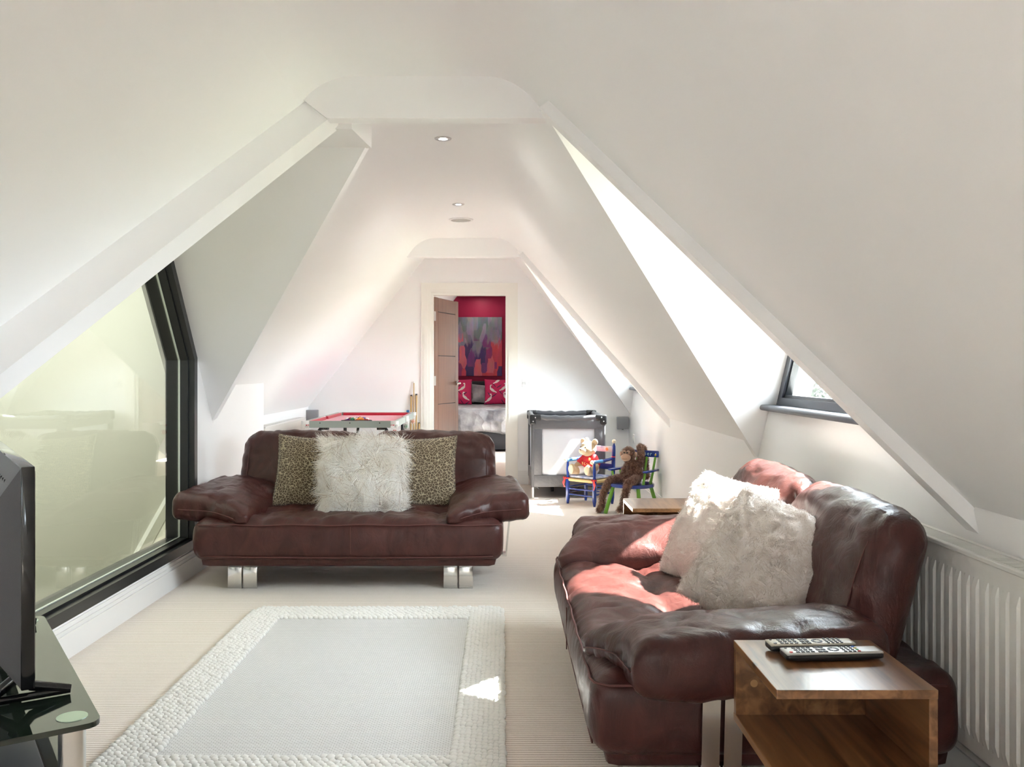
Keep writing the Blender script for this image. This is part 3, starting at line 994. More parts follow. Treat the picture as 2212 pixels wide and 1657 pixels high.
# ------------------------------------------------------------------ leather sofas
def leather():
    m = mat('oxblood_leather', (0.06, 0.020, 0.017), 0.34, spec=0.32, coat=0.06)
    N, L, p = nodes(m)
    p.inputs['Coat Roughness'].default_value = 0.3
    tc = N.new('ShaderNodeTexCoord')
    mp = N.new('ShaderNodeMapping'); mp.inputs['Scale'].default_value = (1.0, 1.0, 0.55); L.new(tc.outputs['Object'], mp.inputs[0])
    n1 = N.new('ShaderNodeTexNoise'); n1.inputs['Scale'].default_value = 11; n1.inputs['Detail'].default_value = 6; n1.inputs['Roughness'].default_value = .6; n1.inputs['Distortion'].default_value = 1.2
    n2 = N.new('ShaderNodeTexVoronoi'); n2.inputs['Scale'].default_value = 420
    L.new(mp.outputs[0], n1.inputs['Vector']); L.new(tc.outputs['Object'], n2.inputs['Vector'])
    ad = N.new('ShaderNodeMath'); ad.operation = 'MULTIPLY_ADD'; ad.inputs[1].default_value = .04
    L.new(n2.outputs['Distance'], ad.inputs[0]); L.new(n1.outputs['Fac'], ad.inputs[2])
    b = N.new('ShaderNodeBump'); b.inputs['Strength'].default_value = .30; b.inputs['Distance'].default_value = .02
    L.new(ad.outputs[0], b.inputs['Height']); L.new(b.outputs[0], p.inputs['Normal'])
    cr = N.new('ShaderNodeValToRGB'); cr.color_ramp.elements[0].position = .32; cr.color_ramp.elements[1].position = .72
    cr.color_ramp.elements[0].color = (.042, .0125, .0105, 1); cr.color_ramp.elements[1].color = (.080, .025, .021, 1)
    L.new(n1.outputs['Fac'], cr.inputs[0]); L.new(cr.outputs[0], p.inputs['Base Color'])
    return m
M['leather'] = leather()
M['stitch'] = mat('seam_thread', (.10, .030, .026), .6)

def wr(p, s, a, o=0):
    return noise.noise(Vector((p.x * s + o, p.y * s - o, p.z * s + 2 * o))) * a

LS, DS, HS = 1.63, 0.955, 0.225
def d_seat(p):
    q = p.copy(); fx, fy = p.x / (LS / 2), p.y / (DS / 2)
    if p.z > 0:      # crowned, tufted top
        k = p.z / (HS / 2)
        q.z += .016 * (1 - fx ** 4) * (1 - fy ** 4) * k
        for tx in (-.46, -.15, .17, .47):
            d2 = ((p.x - tx) / .10) ** 2 + ((p.y + .17) / .07) ** 2
            q.z -= .034 * math.exp(-d2) * k
            q.z -= .010 * math.exp(-((p.x - tx) / .016) ** 2) * k * (1 if p.y < -.17 else .4)      # seams running to the front
        q.z -= .012 * math.exp(-((p.y + .17) / .018) ** 2) * k
        q.z += (wr(p, 7, .011) + wr(p, 17, .007, 3)) * k
        c_ = noise.noise(Vector((p.x * 9, p.y * 4 + 5, 2))); q.z -= .006 * max(0, 1 - abs(c_) * 8) * k
    # front gathers: vertical pleats
    if p.y < -DS / 2 + .10:
        a = (p.x + .13 * p.z) * 46
        am = max(0, noise.noise(Vector((p.x * 2.3, 1.5, 4))) + .45) * (1 - fx ** 6) * (.35 + .65 * max(0, .5 + p.z / HS))
        w_ = math.sin(a + 3.0 * noise.noise(Vector((p.x * 5, p.z * 4, 0))))
        q.y += .017 * am * (1 - abs(w_)) ** 2 * (1 if w_ > 0 else .5)
        q.y += wr(p, 12, .005, 8)
        q.y -= .020 * (1 - (2 * p.z / HS) ** 2)
    if abs(fx) > .9:
        q.x += math.copysign(.012 * (1 - (2 * p.z / HS) ** 2), p.x)
    q += Vector((wr(p, 9, .003, 1), wr(p, 9, .003, 5), 0))
    return q
V_seat, F_seat = softbox(LS, DS, HS, .055, .015, d_seat)

BL, BT, BH = .785, .175, .490
def d_back(p):
    q = p.copy(); fx, fz = p.x / (BL / 2), p.z / (BH / 2)
    s = 1 if p.y > 0 else -1
    q.y *= 1 - .20 * abs(fx) ** 5 - .25 * max(0, fz) ** 3      # slimmer at the ends and towards the top
    q.y += .020 * max(0, fz) ** 2                               # top rolls back
    q.y += s * .020 * (1 - fx ** 2) * (1 - fz ** 2)
    if s < 0:
        c_ = noise.noise(Vector((p.x * 4, p.z * 9 + p.x * 3, 6))); q.y += .008 * max(0, 1 - abs(c_) * 8)
        q.y += wr(p, 8, .012, 2) + .006 * math.sin((p.z + .25 * p.x) * 60 + 4 * noise.noise(p * 5)) * abs(fx) ** 2
    if p.z > BH / 2 - .16:
        w_ = math.sin(p.x * 55 + p.z * 20 + 4 * noise.noise(p * 4)); kk = (p.z - (BH / 2 - .16)) / .16
        d_ = .007 * (1 - abs(w_)) ** 2 * kk * (.3 + abs(fx)); q.z -= d_ * .6; q.y += s * -d_
    if p.z > BH / 2 - .12:
        q.z += .002 * math.sin(p.x * 62 + 3 * noise.noise(p * 4)) + wr(p, 6, .008, 7)
    if p.z > 0:
        q.z -= .040 * abs(fx) ** 6 * fz
    q.x *= 1 - .02 * fz
    return q
V_back, F_back = softbox(BL, BT, BH, .075, .016, d_back)

AW, AD, AH = .43, .66, .165
def d_arm(p):
    """arm pad; +x is the outer side; the inner front corner runs out to a pointed welt on the seat"""
    q = p.copy(); fx, fy = p.x / (AW / 2), p.y / (AD / 2)
    k = .78 + .22 * min(1, (fx + 1) / 1.15)
    k *= 1 - .25 * max(0, -fy) ** 6 - .45 * max(0, -fx) ** 2 * max(0, -fy) ** 2
    q.z *= k
    q.z += .022 * (1 - fx * fx) * (1 - fy * fy) * (1 if p.z > 0 else 0)
    q.z -= .035 * max(0, -fx) ** 2                      # inner lip lies down on the seat
    q.z += .030 * max(0, fy) * (1 if p.z > 0 else .3)   # a little higher towards the back
    if p.z < .02 and p.y < -AD / 2 + .09:
        q.y += .006 * math.sin(p.x * 90 + 3 * noise.noise(p * 7))
    q.z += wr(p, 9, .010, 9) + wr(p, 22, .005, 4)
    c_ = noise.noise(Vector((p.x * 6 + 3, p.y * 9, 1))); q.z -= .009 * max(0, 1 - abs(c_) * 9) * (1 if p.z > 0 else .3)
    q.y += wr(p, 8, .008, 6)
    q.y -= .075 * max(0, -fx) * max(0, -fy)             # front edge slants, inner corner furthest forward
    q.x -= .03 * max(0, -fx) * max(0, -fy)
    return q
V_arm, F_arm = softbox(AW, AD, AH, .050, .018, d_arm)

def make_sofa():
    s = empty('leather_sofa')
    def add(name, V, F, loc, rot=(0, 0, 0), flip=1):
        mt = Matrix.Translation(loc) @ Euler(rot).to_matrix().to_4x4()
        vv = [mt @ Vector((p.x * flip, p.y, p.z)) for p in V]
        return pymesh(name, vv, F if flip > 0 else [f[::-1] for f in F], M['leather'], s, True)
    # plinth
    V, F = softbox(LS - .05, DS - .04, .085, .03, .04)
    add('base', V, F, (0, 0, .172))
    seat = add('seat', V_seat, F_seat, (0, -.003, .276))
    # seams: raised welts along the front and ends
    bm = B()
    hx, hy = LS / 2 + .008, DS / 2
    pts = [(-hx + .03, -hy - .006, .362)] + [(x, -hy - .014 + .002 * math.sin(x * 30), .362 + .003 * math.sin(x * 17)) for x in np.linspace(-hx + .06, hx - .06, 40)] + [(hx - .03, -hy - .006, .362)]
    pts = pts + [(hx - .003, y, .362) for y in np.linspace(-hy + .03, hy - .05, 12)]
    tube(bm, pts, .0035, 6)
    obj('top_seam', bm, M['stitch'], seat, True)
    bm = B(); tube(bm, [(x, -hy - .010, .200 - .012 * math.cos(x * 1.6)) for x in np.linspace(-hx + .05, hx - .05, 40)], .003, 6)
    obj('bottom_seam', bm, M['stitch'], seat, True)
    bm = B(); tube(bm, [(0.02, -hy - .024, z) for z in np.linspace(.21, .355, 8)], .002, 6)
    obj('centre_seam', bm, M['stitch'], seat, True)
    for k in (-1, 1):
        bk = add('backrest', V_back, F_back, (k * .388, .300, .572), (math.radians(-16), 0, 0))
        mt = Matrix.Translation((k * .388, .300, .572)) @ Euler((math.radians(-16), 0, 0)).to_matrix().to_4x4()
        bm = B(); xs = k * (BL / 2 - .055)
        fx_ = abs(xs) / (BL / 2)
        tube(bm, [mt @ Vector((xs * (1 - .04 * z / BH), -BT / 2 * (1 - .20 * fx_ ** 5 - .25 * max(0, 2 * z / BH) ** 3) + .020 * max(0, 2 * z / BH) ** 2 - .020 * (1 - fx_ ** 2) * (1 - (2 * z / BH) ** 2) - .001, z)) for z in np.linspace(-.17, .13, 12)], .0025, 6)
        obj('side_seam', bm, M['stitch'], bk, True)
        ar = add('armrest', V_arm, F_arm, (k * .730, -.09, .428), (0, math.radians(-3) * k, math.radians(5) * k), flip=k)
        mt = Matrix.Translation((k * .730, -.09, .428)) @ Euler((0, math.radians(-3) * k, math.radians(5) * k)).to_matrix().to_4x4()
        bm = B()
        tube(bm, [mt @ Vector((x * k, -AD / 2 - .004 - .075 * max(0, -x / (AW / 2)), -.004 - .035 * max(0, -x / (AW / 2)) ** 2)) for x in np.linspace(-AW / 2 + .05, AW / 2 - .05, 14)], .0025, 6)
        obj('welt', bm, M['stitch'], ar, True)
        br = None
        for yb in (-.215, -.158):
            bm = B()
            hexa(bm, [(k * .838, yb, .15), (k * .838, yb + .046, .15), (k * .846, yb + .046, .15), (k * .846, yb, .15)],
                 [(k * .862, yb, .385), (k * .862, yb + .046, .385), (k * .870, yb + .046, .385), (k * .870, yb, .385)])
            box(bm, min(k * .76, k * .846), max(k * .76, k * .846), yb, yb + .046, .140, .150)
            obj('arm_bracket', bm, M['chrome'], s)
        for yb in (-.385, .27):
            for dx in (0.0, .083):
                x0 = .504 + dx if k > 0 else -.662 + dx
                bm = B(); box(bm, x0, x0 + .075, yb, yb + .012, 0, .118, bev=.003)
                box(bm, x0, x0 + .075, yb + .012, yb + .10, .104, .130); 
                obj('foot', bm, M['chrome'], s, auto=40)
    return s
G = 'oxblood leather sofas'
sofaA = make_sofa(); sofaA.location = (-.821, 5.26, 0)
tag(sofaA, 'oxblood leather sofa facing the camera with leopard and shaggy cushions', 'sofa', G)
sofaB = copy_tree(sofaA); sofaB.location = (.725, 3.16, 0); sofaB.rotation_euler = (0, 0, -math.pi / 2)
tag(sofaB, 'sunlit oxblood leather sofa along the right wall with two pale fur cushions', 'sofa', G)

# ------------------------------------------------------------------ scatter cushions
def leopard():
    m = mat('leopard_cloth', (.3, .24, .15), .85, sheen=.4)
    N, L, p = nodes(m)
    tc = N.new('ShaderNodeTexCoord'); mp = N.new('ShaderNodeMapping'); mp.inputs['Scale'].default_value = (1, .35, 1.2); L.new(tc.outputs['Object'], mp.inputs[0])
    nz = N.new('ShaderNodeTexNoise'); nz.inputs['Scale'].default_value = 30; L.new(mp.outputs[0], nz.inputs['Vector'])
    mxv = N.new('ShaderNodeMix'); mxv.data_type = 'RGBA'; mxv.inputs['Factor'].default_value = .018
    L.new(mp.outputs[0], mxv.inputs['A']); L.new(nz.outputs['Color'], mxv.inputs['B'])
    vo = N.new('ShaderNodeTexVoronoi'); vo.inputs['Scale'].default_value = 58; vo.feature = 'DISTANCE_TO_EDGE'; L.new(mxv.outputs['Result'], vo.inputs['Vector'])
    v2 = N.new('ShaderNodeTexVoronoi'); v2.inputs['Scale'].default_value = 58; L.new(mxv.outputs['Result'], v2.inputs['Vector'])
    c1 = N.new('ShaderNodeValToRGB'); e = c1.color_ramp.elements
    e[0].position = .035; e[0].color = (.46, .38, .25, 1); e[1].position = .085; e[1].color = (.085, .058, .032, 1)
    e2 = e.new(.30); e2.color = (.085, .058, .032, 1); e3 = e.new(.42); e3.color = (.20, .145, .08, 1)
    L.new(vo.outputs['Distance'], c1.inputs[0]); L.new(c1.outputs[0], p.inputs['Base Color'])
    b = N.new('ShaderNodeBump'); b.inputs['Strength'].default_value = .3; b.inputs['Distance'].default_value = .004
    L.new(vo.outputs['Distance'], b.inputs['Height']); L.new(b.outputs[0], p.inputs['Normal'])
    return m
M['leopard'] = leopard()
def piping(e, V, n, m):
    """cord round the edge of a cushion"""
    h = .5
    pts = sorted([p for p in V if abs(p.y) < 1e-6 and (True)], key=lambda p: math.atan2(p.z, p.x))
    bm = B(); tube(bm, pts, .004, 6, closed=True); return obj('piping', bm, m, e, True)
LG = 'leopard print cushions'
e, V, F = scatter('leopard_cushion', .45, .43, .15, M['leopard'], (-1.110, 5.318, .580), (math.radians(-17), math.radians(4), .10), 'leopard print cushion left of the white shaggy one', group=LG, seed=1, corner=.07)
piping(e, V, 36, M['leopard'])
e, V, F = scatter('leopard_cushion', .45, .43, .15, M['leopard'], (-.490, 5.318, .577), (math.radians(-17), math.radians(-2), -.06), 'leopard print cushion right of the white shaggy one', group=LG, seed=2, corner=.07)
piping(e, V, 36, M['leopard'])

def hair_mat(name, c0, c1, scale=30):
    m = mat(name, c0, .7, sheen=.3, var=(scale, 1.0, c1))
    return m
M['shag_base'] = mat('shag_base', (.90, .87, .82), .9)
M['shag'] = hair_mat('shag_hair', (.95, .93, .90), (.88, .83, .75), 9)
M['shag_tip'] = mat('shag_brown_hair', (.42, .26, .15), .7)
e, V, F = scatter('shaggy_cushion', .45, .43, .15, M['shag_base'], (-.795, 5.160, .575), (math.radians(-17), math.radians(-2), 0), 'white long-haired shaggy cushion in the middle of the sofa facing the camera', seed=4, corner=.02)
fv, ff = fur(V, F, 15000, .055, .0042, seed=5, droop=.75, clump=14, comb=(0, 0, -.25), segs=3)
npmesh('fur', fv, ff, M['shag'], e)['kind'] = 'stuff'
fv, ff = fur(V, F, 900, .07, .0022, seed=6, droop=.8, clump=14, segs=3)
npmesh('fur_tips', fv, ff, M['shag_tip'], e)['kind'] = 'stuff'

def axes_rot(a, b):
    """rotation whose local X is a, local Z is b (orthogonalised); local -Y faces the viewer"""
    a = Vector(a).normalized(); b = Vector(b); b = (b - a * b.dot(a)).normalized(); y = b.cross(a)
    return Matrix((a, y, b)).transposed().to_euler()
M['plush_base'] = mat('plush_base', (.82, .76, .72), .9, sheen=.5)
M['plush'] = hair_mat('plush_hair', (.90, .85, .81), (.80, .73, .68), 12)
M['plush_shaded'] = hair_mat('shaded_plush_hair', (.82, .75, .69), (.68, .59, .53), 12)  # plush hair darkened: the near cushion's shade is put into its colour
def plush_cushion(loc, rot, label, seed, hair='plush'):
    V, F = pillow(.45, .44, .18, n=72, seed=seed, corner=.05, crumple=.010)
    off = Vector((seed * 5.3, 0, 0))
    V2 = []
    for p in V:   # crushed-fur clumps
        s = 1 if p.y > 0 else -1
        t = min(1, abs(p.y) / .02)
        w_ = noise.noise(Vector((p.x * 14, p.z * 14, s)) + off); d = abs(noise.noise(Vector((p.x * 24 + 2 * w_, p.z * 24 - 2 * w_, s * 3)) + off))
        V2.append(p + Vector((0, s * (.022 * d - .004) * t, 0)))
    e = empty('fur_cushion', loc, rot=rot)
    pymesh('cover', V2, F, M['plush_base'], e, True)
    fv, ff = fur(V2, F, 34000, .0080, .0022, seed=seed, droop=1.1, clump=30, segs=2)
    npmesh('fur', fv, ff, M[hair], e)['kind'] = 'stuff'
    tag(e, label, 'cushion', 'pale fur cushions')
    return e
plush_cushion((.80, 3.38, .572), axes_rot((.34, -.92, -.05), (.44, .17, .88)), 'pale fur cushion farther from the camera, lit by sun on the right sofa', 11)
plush_cushion((.825, 2.87, .565), axes_rot((.50, -.84, -.22), (.60, .10, .78)), 'pale fur cushion nearer the camera, partly shaded, on the right sofa', 12, 'plush_shaded')

# ------------------------------------------------------------------ rug
M['rug'] = mat('rug_wool', (.85, .835, .80), .95, sheen=.4, bump=(500, .3))
def rug_weave():
    m = mat('rug_weave', (.76, .745, .72), .95, sheen=.3)
    N, L, p = nodes(m)
    tc = N.new('ShaderNodeTexCoord'); mp = N.new('ShaderNodeMapping'); mp.inputs['Scale'].default_value = (1, 1, 1); L.new(tc.outputs['Object'], mp.inputs[0])
    br = N.new('ShaderNodeTexBrick'); br.inputs['Scale'].default_value = 1
    br.inputs['Brick Width'].default_value = .017; br.inputs['Row Height'].default_value = .0085; br.inputs['Mortar Size'].default_value = .0016; br.inputs['Mortar Smooth'].default_value = .8
    br.inputs['Color1'].default_value = (.84, .83, .82, 1); br.inputs['Color2'].default_value = (.79, .78, .77, 1); br.inputs['Mortar'].default_value = (.60, .58, .56, 1)
    L.new(mp.outputs[0], br.inputs['Vector']); L.new(br.outputs['Color'], p.inputs['Base Color'])
    b = N.new('ShaderNodeBump'); b.inputs['Strength'].default_value = .7; b.inputs['Distance'].default_value = .006; b.invert = True
    L.new(br.outputs['Fac'], b.inputs['Height']); L.new(b.outputs[0], p.inputs['Normal'])
    return m
RX0, RX1, RY0, RY1 = -1.215, .010, 2.53, 4.442
rug = tag(empty('rug', ((RX0 + RX1) / 2, (RY0 + RY1) / 2, 0)), 'white wool rug with chunky knitted border on the beige carpet', 'rug')
rw, rl = (RX1 - RX0) / 2, (RY1 - RY0) / 2
obj('woven_centre', box(B(), -rw + .13, rw - .13, -rl + .16, rl - .16, .001, .010, bev=.003), rug_weave(), rug)
obj('backing', box(B(), -rw + .012, rw - .012, -rl + .012, rl - .012, 0, .004), M['rug'], rug)
# border: plump yarn loops laid in slanting rows
bm = bmesh.new(); bmesh.ops.create_icosphere(bm, subdivisions=2, radius=1.0)
sv = np.array([v.co[:] for v in bm.verts]); sf = np.array([[v.index for v in f.verts] for f in bm.faces]); bm.free()
rng = np.random.default_rng(4)
beads = []
def bead_row(x0, x1, y0, y1, along):
    """fill a rectangle with loops; 'along' is the direction of the border strip"""
    if along == 'y':
        nrow = int((y1 - y0) / .0235); ncol = max(3, int(round((x1 - x0) / .0185)))
        for r_ in range(nrow + 2):
            for c in range(ncol + 1):
                x = x0 + (x1 - x0) * c / ncol; y = y0 + r_ * .0235 + .030 * (c / ncol) * (1 if x0 < 0 else -1)
                if y0 - .01 < y < y1 + .01: beads.append((x, y, .0125, .0145, .011, (.9 if x0 < 0 else -.9)))
    else:
        nrow = int((x1 - x0) / .0235); ncol = max(3, int(round((y1 - y0) / .0185)))
        for r_ in range(nrow + 2):
            for c in range(ncol + 1):
                y = y0 + (y1 - y0) * c / ncol; x = x0 + r_ * .0235 + .012 * (c % 2)
                if x < x1 + .005: beads.append((x, y, .0145, .0125, .011, .5 * (1 if c % 2 else -1)))
bw, bh = .155, .185
bead_row(-rw + .012, -rw + bw, -rl + .012, rl - .012, 'y')
bead_row(rw - bw, rw - .012, -rl + .012, rl - .012, 'y')
bead_row(-rw + bw + .015, rw - bw - .015, rl - bh, rl - .012, 'x')
bead_row(-rw + bw + .015, rw - bw - .015, -rl + .012, -rl + bh, 'x')
keep = []
for b_ in beads:     # rounded rug corners
    dx = abs(b_[0]) - (rw - .07); dy = abs(b_[1]) - (rl - .07)
    if dx > 0 and dy > 0 and dx * dx + dy * dy > .062 ** 2: continue
    keep.append(b_)
vs = []; fs = []
for i, (x, y, a, b2, c, rz) in enumerate(keep):
    j = rng.normal(0, .0015, 3); sc = 1 + rng.normal(0, .07); rr = rz + rng.normal(0, .12)
    q = sv * np.array([a, b2, c]) * sc; cs, sn = math.cos(rr), math.sin(rr)
    q = np.stack([q[:, 0] * cs - q[:, 1] * sn, q[:, 0] * sn + q[:, 1] * cs, q[:, 2]], 1) + np.array([x + j[0], y + j[1], .0115 + abs(j[2])])
    vs.append(q); fs.append(sf + i * len(sv))
npmesh('knitted_border', np.concatenate(vs), np.concatenate(fs), M['rug'], rug)['kind'] = 'stuff'

# ------------------------------------------------------------------ side tables
def plank_wood():
    m = mat('rustic_oak', (.22, .10, .035), .3, coat=.2)
    N, L, p = nodes(m)
    tc = N.new('ShaderNodeTexCoord'); mp = N.new('ShaderNodeMapping'); mp.inputs['Scale'].default_value = (11, .9, 11); L.new(tc.outputs['Object'], mp.inputs[0])
    n = N.new('ShaderNodeTexNoise'); n.inputs['Scale'].default_value = 3.2; n.inputs['Detail'].default_value = 8; n.inputs['Distortion'].default_value = .6; L.new(mp.outputs[0], n.inputs['Vector'])
    # broad planks of differing tone
    sx = N.new('ShaderNodeSeparateXYZ'); L.new(tc.outputs['Object'], sx.inputs[0])
    sn = N.new('ShaderNodeMath'); sn.operation = 'SNAP'; sn.inputs[1].default_value = .082; L.new(sx.outputs['X'], sn.inputs[0])
    wn = N.new('ShaderNodeTexWhiteNoise'); wn.noise_dimensions = '1D'; L.new(sn.outputs[0], wn.inputs['W'])
    ad = N.new('ShaderNodeMath'); ad.operation = 'MULTIPLY_ADD'; ad.inputs[1].default_value = .28; L.new(wn.outputs['Value'], ad.inputs[0]); L.new(n.outputs['Fac'], ad.inputs[2])
    cr = N.new('ShaderNodeValToRGB'); e = cr.color_ramp.elements
    e[0].position = .30; e[0].color = (.045, .018, .008, 1); e[1].position = .85; e[1].color = (.31, .15, .062, 1)
    q = e.new(.52); q.color = (.14, .060, .023, 1)
    L.new(ad.outputs[0], cr.inputs[0])
    kn = N.new('ShaderNodeTexVoronoi'); kn.inputs['Scale'].default_value = 4.5; mk = N.new('ShaderNodeMapping'); mk.inputs['Scale'].default_value = (2.2, 1.0, 2.2)
    L.new(tc.outputs['Object'], mk.inputs[0]); L.new(mk.outputs[0], kn.inputs['Vector'])
    kr = N.new('ShaderNodeMapRange'); kr.inputs[1].default_value = .03; kr.inputs[2].default_value = .10; L.new(kn.outputs['Distance'], kr.inputs[0])
    mx = N.new('ShaderNodeMix'); mx.data_type = 'RGBA'; mx.inputs['A'].default_value = (.025, .012, .006, 1)
    L.new(kr.outputs[0], mx.inputs['Factor']); L.new(cr.outputs[0], mx.inputs['B']); L.new(mx.outputs['Result'], p.inputs['Base Color'])
    return m
M['oak'] = plank_wood()
def side_table(loc, label):
    """C-shaped end table: floor panel, one upright side, top, open shelf with a back"""
    e = tag(empty('side_table', loc), label, 'table', 'oak side tables')
    w, d, h, t = .334, .348, .52, .019
    obj('table_top', box(B(), -w / 2, w / 2, -d / 2, d / 2, h - t, h, bev=.0015), M['oak'], e)
    obj('shelf', box(B(), -w / 2, w / 2 - t, -d / 2, d / 2, .325, .325 + t, bev=.0015), M['oak'], e)
    obj('side_panel', box(B(), w / 2 - t, w / 2 - .001, -d / 2 + .001, d / 2, .0, h - t), M['oak'], e)
    bk = obj('back_panel', box(B(), -w / 2 + .001, w / 2 - t, d / 2 - t, d / 2 - .001, .344, h - t), M['oak'], e)
    obj('screw_cap', cyl(B(), (-w / 2 + .045, d / 2 - t - .001, .42), (-w / 2 + .045, d / 2 - t + .002, .42), .009, n=20), mat('cap', (.40, .22, .09), .5), bk)
    obj('rear_panel', box(B(), w / 2 - .12, w / 2 - t, d / 2 - t, d / 2 - .001, t, .325), M['oak'], e)
    obj('floor_panel', box(B(), -w / 2, w / 2 - t, -d / 2, d / 2, 0, t, bev=.0015), M['oak'], e)
    return e
side_table((.733, 2.036, 0), 'oak side table in the foreground with two remote controls on top')
side_table((.79, 4.485, 0), 'brown oak side table beyond the far arm of the right sofa')

# ------------------------------------------------------------------ remote controls
M['silver'] = mat('silver_plastic', (.55, .55, .53), .35, metal=.2)
M['beige_plastic'] = mat('champagne_plastic', (.60, .56, .46), .4)
M['key'] = mat('dark_key', (.035, .035, .04), .5)
M['key_red'] = mat('red_key', (.50, .02, .02), .5)
M['key_yellow'] = mat('yellow_key', (.6, .45, .03), .5)
M['key_blue'] = mat('blue_key', (.03, .12, .5), .5)
M['key_green'] = mat('green_key', (.03, .3, .08), .5)
def remote(name, loc, rz, L_, W_, label, face, style):
    e = tag(empty(name, loc, rz), label, 'remote', 'remote controls')
    def dsh(p):
        q = p.copy(); f = p.x / (L_ / 2); q.z += .004 * f * f if p.z < 0 else 0
        q.y *= 1 - .10 * max(0, f - .4)
        return q
    V, F = softbox(L_, W_, .020, .006, .008, dsh)
    pymesh('body', [p + Vector((0, 0, .0115)) for p in V], F, M['black'], e, True)
    V, F = softbox(L_ - .002, W_ - .002, .006, .0025, .008, lambda p: Vector((p.x, p.y * (1 - .10 * max(0, p.x / (L_ / 2) - .4)), p.z)))
    pymesh('face_plate', [p + Vector((0, 0, .0195)) for p in V], F, face, e, True)
    z0 = .0215
    def key(x, y, sx, sy, m=None, rnd=False):
        bm = B()
        if rnd: cyl(bm, (x, y, z0), (x, y, z0 + .0025), sx / 2, n=12)
        else: box(bm, x - sx / 2, x + sx / 2, y - sy / 2, y + sy / 2, z0, z0 + .0025, bev=.0008, seg=1)
        obj('key', bm, m or M['key'], e)
    x0 = -L_ / 2
    key(x0 + .012, W_ * .30, .006, .005, None, True)
    key(x0 + .014, -W_ * .28, .008, .007, M['key_red'] if style else None, True)
    rows = [x0 + .030 + i * .0115 for i in range(4)]
    for x in rows:
        for y in (-W_ * .28, 0, W_ * .28):
            key(x, y, .0085, .0065, None, not style)
    for x in (x0 + .082, x0 + .094):
        for y in (-W_ * .30, -W_ * .0, W_ * .30):
            key(x, y, .010, .008)
    bm = B()
    for i in range(20):
        a0, a1 = 2 * math.pi * i / 20, 2 * math.pi * (i + .8) / 20
        r0, r1 = .008, .013
        hexa(bm, [(x0 + .118 + r0 * math.cos(a0), r0 * math.sin(a0), z0), (x0 + .118 + r1 * math.cos(a0), r1 * math.sin(a0), z0), (x0 + .118 + r1 * math.cos(a1), r1 * math.sin(a1), z0), (x0 + .118 + r0 * math.cos(a1), r0 * math.sin(a1), z0)],
             [(x0 + .118 + r0 * math.cos(a0), r0 * math.sin(a0), z0 + .002), (x0 + .118 + r1 * math.cos(a0), r1 * math.sin(a0), z0 + .002), (x0 + .118 + r1 * math.cos(a1), r1 * math.sin(a1), z0 + .002), (x0 + .118 + r0 * math.cos(a1), r0 * math.sin(a1), z0 + .002)])
    obj('navigation_ring', bm, M['key'], e)['kind'] = 'stuff'
    cols = (M['key_red'], M['key_green'], M['key_yellow'], M['key_blue'])
    for i in range(4):
        for j in range(4):
            key(x0 + .140 + i * .0105, -W_ * .33 + j * W_ * .22, .0065, .0055, cols[j] if (style and i == 3) else None, not style)
    return e
remote('remote_control', (.725, 2.125, .52), math.radians(3), .205, .047, 'silver remote at the back of the foreground side table, all keys dark', M['beige_plastic'], 0)
remote('remote_control', (.752, 2.062, .52), math.radians(4), .228, .050, 'silver remote with red, yellow and blue keys, nearer edge of the foreground side table', M['silver'], 1)

# ------------------------------------------------------------------ television and glass stand
TD = Vector((-.55, .835, 0)).normalized(); TN = Vector((TD.y, -TD.x, 0))   # TN: direction the screen faces
tang_ = math.atan2(-TD.x, TD.y)          # local y runs along TD, local x along TN
ang = math.atan2(TN.y, TN.x)
M['tv_shell'] = mat('tv_grey_shell', (.075, .075, .082), .45, bump=(500, .1))
M['gloss_black'] = mat('gloss_black', (.006, .006, .007), .08)
TVW, TVH = .88, .492
tvc = Vector((-1.045, 1.985, .475)) + TD * (TVW / 2)
tv = tag(empty('television', (tvc.x, tvc.y, .42), ang), 'black flat television seen from behind its edge at the left', 'television')
zb = .056
def L3(x, y, z): return (x, y, z)
obj('bezel', box(B(), -.012, .016, -TVW / 2, TVW / 2, zb, zb + TVH, bev=.003), M['gloss_black'], tv, auto=40)
obj('screen', box(B(), .0155, .0175, -TVW / 2 + .012, TVW / 2 - .012, zb + .018, zb + TVH - .012), M['gloss_black'], tv)
# chamfered rear shell
bm = B(); h = TVW / 2
hexa(bm, [(-.012, -h + .004, zb + .004), (-.012, h - .004, zb + .004), (-.012, h - .004, zb + TVH - .004), (-.012, -h + .004, zb + TVH - .004)],
     [(-.055, -h + .10, zb + .05), (-.055, h - .10, zb + .05), (-.055, h - .10, zb + TVH - .09), (-.055, -h + .10, zb + TVH - .09)])
sh = obj('rear_shell', bm, M['tv_shell'], tv)
bm = B()
hexa(bm, [(-.052, -h + .13, zb + .08), (-.052, h - .13, zb + .08), (-.052, h - .13, zb + TVH - .13), (-.052, -h + .13, zb + TVH - .13)],
     [(-.068, -h + .15, zb + .10), (-.068, h - .15, zb + .10), (-.068, h - .15, zb + TVH - .16), (-.068, -h + .15, zb + TVH - .16)])
obj('rear_bulge', bm, M['tv_shell'], sh)
slot = B()
for i in range(14):
    y = -h + .14 + i * .045
    box(slot, -.034, -.028, y, y + .008, zb + TVH - .052, zb + TVH - .040)
so_ = obj('vent_slots', slot, M['black'], sh); so_['kind'] = 'stuff'
